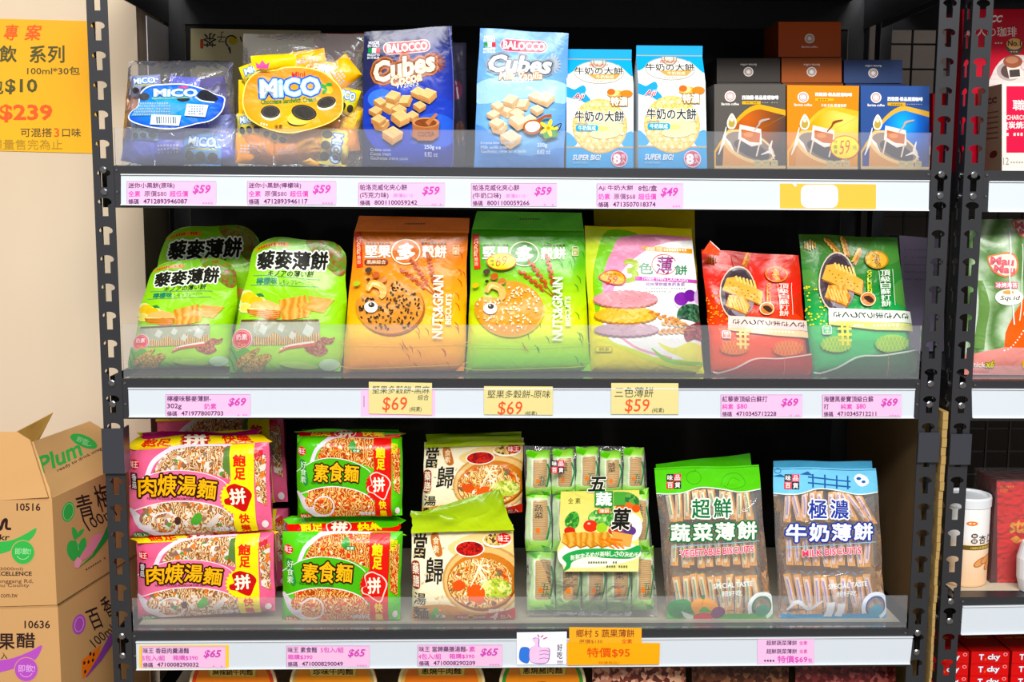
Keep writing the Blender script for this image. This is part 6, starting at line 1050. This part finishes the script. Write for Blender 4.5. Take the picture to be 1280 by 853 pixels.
def cyl_art(draw, part):                                            # print wrapped round the can
    n_ = 16; g = Panel([(0, 0)]*4, .07, n=(n_, 1), T=0, Tb=0, prof='flat', wr=0, mat=None, parent=root, kind='card', name=part, corners=[(Xc-.03, Yc, zc0+ht), (Xc+.03, Yc, zc0+ht), (Xc+.03, Yc, zc0), (Xc-.03, Yc, zc0)], ref=[(1176, 618), (1236, 618), (1236, 742), (1176, 742)])
    for i in range(n_+1):
        a_ = math.radians(-180+180*i/n_); a_ = math.radians(-165+150*i/n_)
        for j in (0, 1): g.P[i, j] = (Xc+Rc*math.cos(a_), Yc+Rc*math.sin(a_), zc0+ht*j); g.nrm[i, j] = (math.cos(a_), math.sin(a_), 0)
    g.smooth = True; draw(g)
def cdraw(g):
    g.rect(1190, 683, 1232, 689.5, '#6a5424'); g.text('100%天然無添加', 1203, 684.5, 1230, 688.5, '#e8cc70', bold=.02); g.text('杏', 1211, 669, 1219.5, 681, '#3a3430', bold=.03); g.text('仁', 1222, 669, 1229, 681, '#3a3430', bold=.03)
    for y in (669.5, 677): g.ell(1206, y, 3.4, 3.4, '#5c4434'); g.text('無糖'[int(y > 670)], 1204, y-2, 1208, y+2, '#f4f0ec')
    for x, y, r_ in ((1214, 707, -50), (1222, 704, -60), (1226, 712, -35)): g.ell(x, y, 5, 9, '#c07840', r_); g.ell(x, y, 3.6, 7.4, '#dca06a', r_)
    g.ell(1203, 652, 5.5, 3, '#e8843c'); g.fake(1200, 651, 1207, 653, '#f8e8d8')
cyl_art(cdraw, 'can_print')
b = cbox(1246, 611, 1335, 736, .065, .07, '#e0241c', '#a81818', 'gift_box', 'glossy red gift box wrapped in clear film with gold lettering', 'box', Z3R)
b.text('sta', 1262, 660, 1284, 674, '#e8b048', bold=.04, shear=.1); b.fake(1250, 616, 1268, 618.5, '#d88c3c'); b.text('100', 1250, 620, 1259, 625, '#d88c3c', bold=0); b.poly([(1262, 682), (1270, 678), (1278, 684), (1270, 688)], '#e8b048')
xa, xb = b.C[0].x-.003, b.C[1].x; MB().box(xa, xb, .0615, .14, b.C[3].z+.0002, b.C[0].z+.004).build('clear_wrap', FILM2, b.parent)
o = MB().lathe((at(1292, 675, .03).x, .03, Z3R+.0006), [(.016, 0), (.021, .02), (.022, .05), (.016, .075), (.01, .078)], 24).build('white_jar', M('#e8e8ec', 'plastic'), origin=(at(1292, 675, .03).x, .03, Z3R)); tag(o, 'white rounded jar just cut by the right picture edge, before the red gift box', 'jar')
# red candy boxes
hB = .0196; ztop = at(1240, 815, .045).z
for c_, (x0, x1) in enumerate(((1164, 1211.5), (1214.5, 1262), (1265.5, 1312))):
    for r_ in range(4):
        z1 = ztop-r_*hB; X0, X1 = at(x0, 815, .045).x, at(x1, 815, .045).x
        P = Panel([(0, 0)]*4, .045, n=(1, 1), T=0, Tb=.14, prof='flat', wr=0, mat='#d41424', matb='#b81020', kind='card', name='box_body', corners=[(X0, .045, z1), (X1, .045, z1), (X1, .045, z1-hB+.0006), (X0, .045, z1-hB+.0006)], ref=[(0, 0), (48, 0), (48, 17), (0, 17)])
        P.root('candy_box', 'red candy box with white lettering, %s of the %s column at bottom right' % (('topmost', 'second from top', 'third from top', 'lowest')[r_], ('left', 'middle', 'right')[c_]), 'candy box', 'red candy boxes at the bottom right')
        P.text('T', 10, 4, 15.5, 11.5, '#fff4f4', bold=.05, out=('#7a1c5c', .07)); P.text('cky', 21, 3.6, 36, 13.2, '#fff4f4', bold=.05, out=('#7a1c5c', .07)); P.ring(43, 4, 2.2, 2, .8, '#f0b0b0'); P.ell(18, 11, 1.4, 2, '#e85c30')
        if r_ == 0:
            tp = Panel([(0, 0)]*4, .045, n=(1, 1), T=0, Tb=0, prof='flat', wr=0, mat=None, parent=P.parent, kind='card', name='top_print', corners=[(X0, .185, z1+.0001), (X1, .185, z1+.0001), (X1, .045, z1+.0001), (X0, .045, z1+.0001)], ref=[(0, 0), (48, 0), (48, 120), (0, 120)])
            tp.text('Tocky', 6, 20, 42, 60, '#f4c8c8', bold=.06); tp.fake(10, 70, 40, 76, '#d8a04c')
# ================================================================ cardboard boxes on the left
KR = M('#c49a6c', 'kraft'); GE = '#3fa84e'; BR_ = '#2e1c1c'; PU = '#b05ab8'
def carton(ztp, zbt, xk, lab, slug):
    K = Vector((xk, -.04, 0)); K2 = Vector((-.6135, .222, 0)); L0 = Vector((xk-.36, -.066, 0)); L2 = L0+(K2-K)
    z = lambda v, zz: (v.x, v.y, zz)
    root = empty('cardboard_box', (xk-.17, .08, zbt), lab, 'cardboard box')
    for nm, a, b in (('front_panel', L0, K), ('side_panel', K, K2), ('back_panel', K2, L2), ('side_panel', L2, L0)):
        m = MB(); d = (b-a).normalized(); nrm = Vector((d.y, -d.x, 0))*-.003
        m.hexa([z(a, zbt), z(b, zbt), z(b+nrm, zbt), z(a+nrm, zbt), z(a, ztp), z(b, ztp), z(b+nrm, ztp), z(a+nrm, ztp)]).build(nm, KR, root)
    fr = Panel([(0, 0)]*4, 0, n=(1, 1), T=0, Tb=0, prof='flat', wr=0, mat=None, parent=root, kind='kraft', name='front_print', corners=[z(L0, ztp), z(K, ztp), z(K, zbt), z(L0, zbt)])
    sd = Panel([(0, 0)]*4, 0, n=(1, 1), T=0, Tb=0, prof='flat', wr=0, mat=None, parent=root, kind='kraft', name='side_print', corners=[z(K, ztp), z(K2, ztp), z(K2, zbt), z(K, zbt)])
    return root, fr, sd, K, K2, L0, L2
zA, zB_ = at(61, 623, -.04).z, at(77, 757, -.04).z; xk = at(68, 690, -.04).x
root, fr, sd, K, K2, L0, L2 = carton(zA, zB_+.0006, xk, 'open brown cardboard box with green plum print, stacked on top at the left', 'a')
fr.text('10516', 20, 629.5, 50, 638.5, BR_, bold=.02); fr.curve([(-10, 664), (-6, 652), (-1, 662), (3, 652), (7, 650), (7, 660), (13, 661)], [3, 4, 3], BR_); fr.text('kr', -2, 668, 11, 675, BR_, bold=.02, shear=.1)
fr.poly(catmull([(-30, 694), (0, 692), (25, 682), (40, 672), (45, 660), (30, 668), (10, 676), (-30, 680)], 4), GE); fr.ell(28, 690.5, 15.5, 15.5, '#c49a6c'); fr.ell(28, 690.5, 14.5, 14.5, GE); fr.text('即飲!', 18, 685, 38, 693, '#9ad49a', bold=.02); fr.ring(28, 692, 8, 7, .8, '#9ad49a', 20, 160)
fr.text('(3000ml)', -4, 709, 28, 714, '#6a4a3a', bold=0); fr.text('EXCELLENCE', -10, 714.5, 39, 719.5, BR_, bold=.02); fr.text('onggang Rd,', -4, 724, 41, 730, '#6a4a3a', bold=0); fr.text('hu County', -3, 729.5, 36, 735, '#6a4a3a', bold=0); fr.text('com.tw', 0, 742, 21, 747, '#6a4a3a', bold=0)
q4 = lambda S, t, pts, c, **k: None
sd.ell(83, 641, 7, 12.5, GE, -8); sd.ring(83, 641, 5.6, 10.5, .7, '#9ad49a', rot=-8); sd.text('青', 93, 620, 112, 653, BR_, rot=14, bold=.01); sd.text('梅', 115, 607, 134, 641, BR_, rot=18, bold=.01); sd.text('100ml', 101, 643, 142, 657, BR_, rot=30, bold=0)
sd.blob([(86, 700), (82, 692), (82, 682), (86, 677), (92, 678), (95, 682), (98, 676), (103, 675), (104, 688), (102, 698), (98, 703), (94, 697), (90, 703)], GE); sd.blob([(90, 676), (87, 666), (88, 660), (93, 666), (93, 674)], GE); sd.blob([(93, 674), (95, 666), (101, 663), (99, 669)], GE); sd.line([(93, 678), (95, 690)], .7, '#8cd08c')
sd.blob([(96, 700), (104, 685), (112, 672), (124, 668), (134, 655), (132, 670), (118, 685), (104, 700)], '#e08aa0'); sd.poly([(90, 703), (94, 698), (99, 703), (95, 712), (90, 711)], '#ecA0b8'); sd.line([(96, 711), (112, 697), (126, 676), (136, 655)], [.5, 3, 7, 8], '#2c8a3c'); sd.fake(101, 706, 130, 708, '#6a4a3a', rot=32)
fl = Panel([(-70, 540), (34, 540), (60, 622), (-70, 630)], -.045, lean=12, yaw=0, n=(8, 8), T=0, Tb=.003, prof='flat', wr=.0006, mat=KR, kind='kraft', parent=root, name='front_flap')
fl.P[-1, -1] = (fl.P[-1, -1]+fl.P[-2, -2])/2; fl.Pb[-1, -1] = (fl.Pb[-1, -1]+fl.Pb[-2, -2])/2
t1, t2 = at(42, 552, -.02), at(112, 527, .225); kt, k2t = Vector((K.x, K.y, zA)), Vector((K2.x, K2.y, zA))
t2 = Vector((t2.x, .228, t2.z))
sf = Panel([(0, 0)]*4, 0, n=(8, 6), T=0, Tb=.003, prof='flat', wr=.0008, mat=M('#caa272', 'kraft'), kind='kraft', parent=root, name='side_flap', corners=[t1, t2, k2t, kt])
sf.text('Plum', 46, 562, 99, 582, GE, rot=25, bold=.03, shear=.2); sf.ell(102, 553, 18, 7.5, GE, -22); sf.text('即飲', 93, 549, 108, 556, '#9ad49a', rot=-20); sf.ring(104, 555, 8, 3, .8, '#9ad49a', 0, 120, rot=-20); sf.text('ready to drink vinegar', 66, 572, 134, 577, BR_, rot=27, bold=0, shear=.1)
Panel([(18, 542), (66, 517), (48, 552), (30, 566)], .12, lean=-20, n=(4, 4), T=0, Tb=.003, prof='flat', wr=.001, mat=M('#a08048', 'kraft'), kind='kraft', parent=root, name='back_flap')
root, fr, sd, K, K2, L0, L2 = carton(zB_, FLZ+.0005, xk+.001, 'brown cardboard box with purple passion-fruit print, under the open plum box', 'b')
MB().hexa([(L0.x, L0.y, zB_-.003), (K.x, K.y, zB_-.003), (K2.x, K2.y, zB_-.003), (L2.x, L2.y, zB_-.003), (L0.x, L0.y, zB_), (K.x, K.y, zB_), (K2.x, K2.y, zB_), (L2.x, L2.y, zB_)]).build('top_panel', KR, root)
fr.text('10636', 30, 776, 62, 785, BR_, bold=.02); fr.text('果', -3, 792, 17, 811, BR_, bold=.03); fr.text('醋', 20, 791, 43, 809, BR_, bold=.03); fr.text('入', 0, 815, 8, 823, BR_)
fr.poly(catmull([(-30, 842), (0, 839), (30, 830), (45, 822), (52, 806), (36, 814), (10, 823), (-30, 828)], 4), PU); fr.ell(32, 836, 15.5, 15.5, '#c49a6c'); fr.ell(32, 836, 14.5, 14.5, PU); fr.text('即飲!', 22, 830, 43, 839, '#d8a4dc', bold=.02); fr.ring(32, 838, 8, 7, .8, '#d8a4dc', 20, 160)
sd.ell(96, 782, 7.5, 12.5, PU, -8); sd.ring(96, 782, 5, 9, .8, '#d8a4dc', rot=-8); sd.text('百', 107, 763, 122, 789, BR_, rot=22, bold=.01); sd.text('香', 124, 748, 136, 774, BR_, rot=28, bold=.01); sd.text('100ml', 108, 791, 140, 803, BR_, rot=38, bold=0)
sd.poly([(99, 827), (112, 816), (122, 808), (118, 826), (108, 842), (100, 850)], '#e87828'); [sd.ell(x, y, 1.2, 2.4, '#2a1410', -10) for x, y in ((102, 830), (107, 829), (112, 827), (103, 841), (109, 819), (113, 820))]; sd.line([(104, 848), (120, 826), (138, 796)], [1, 6, 10], '#8a4a9c')
for p in PANELS: p.finish()
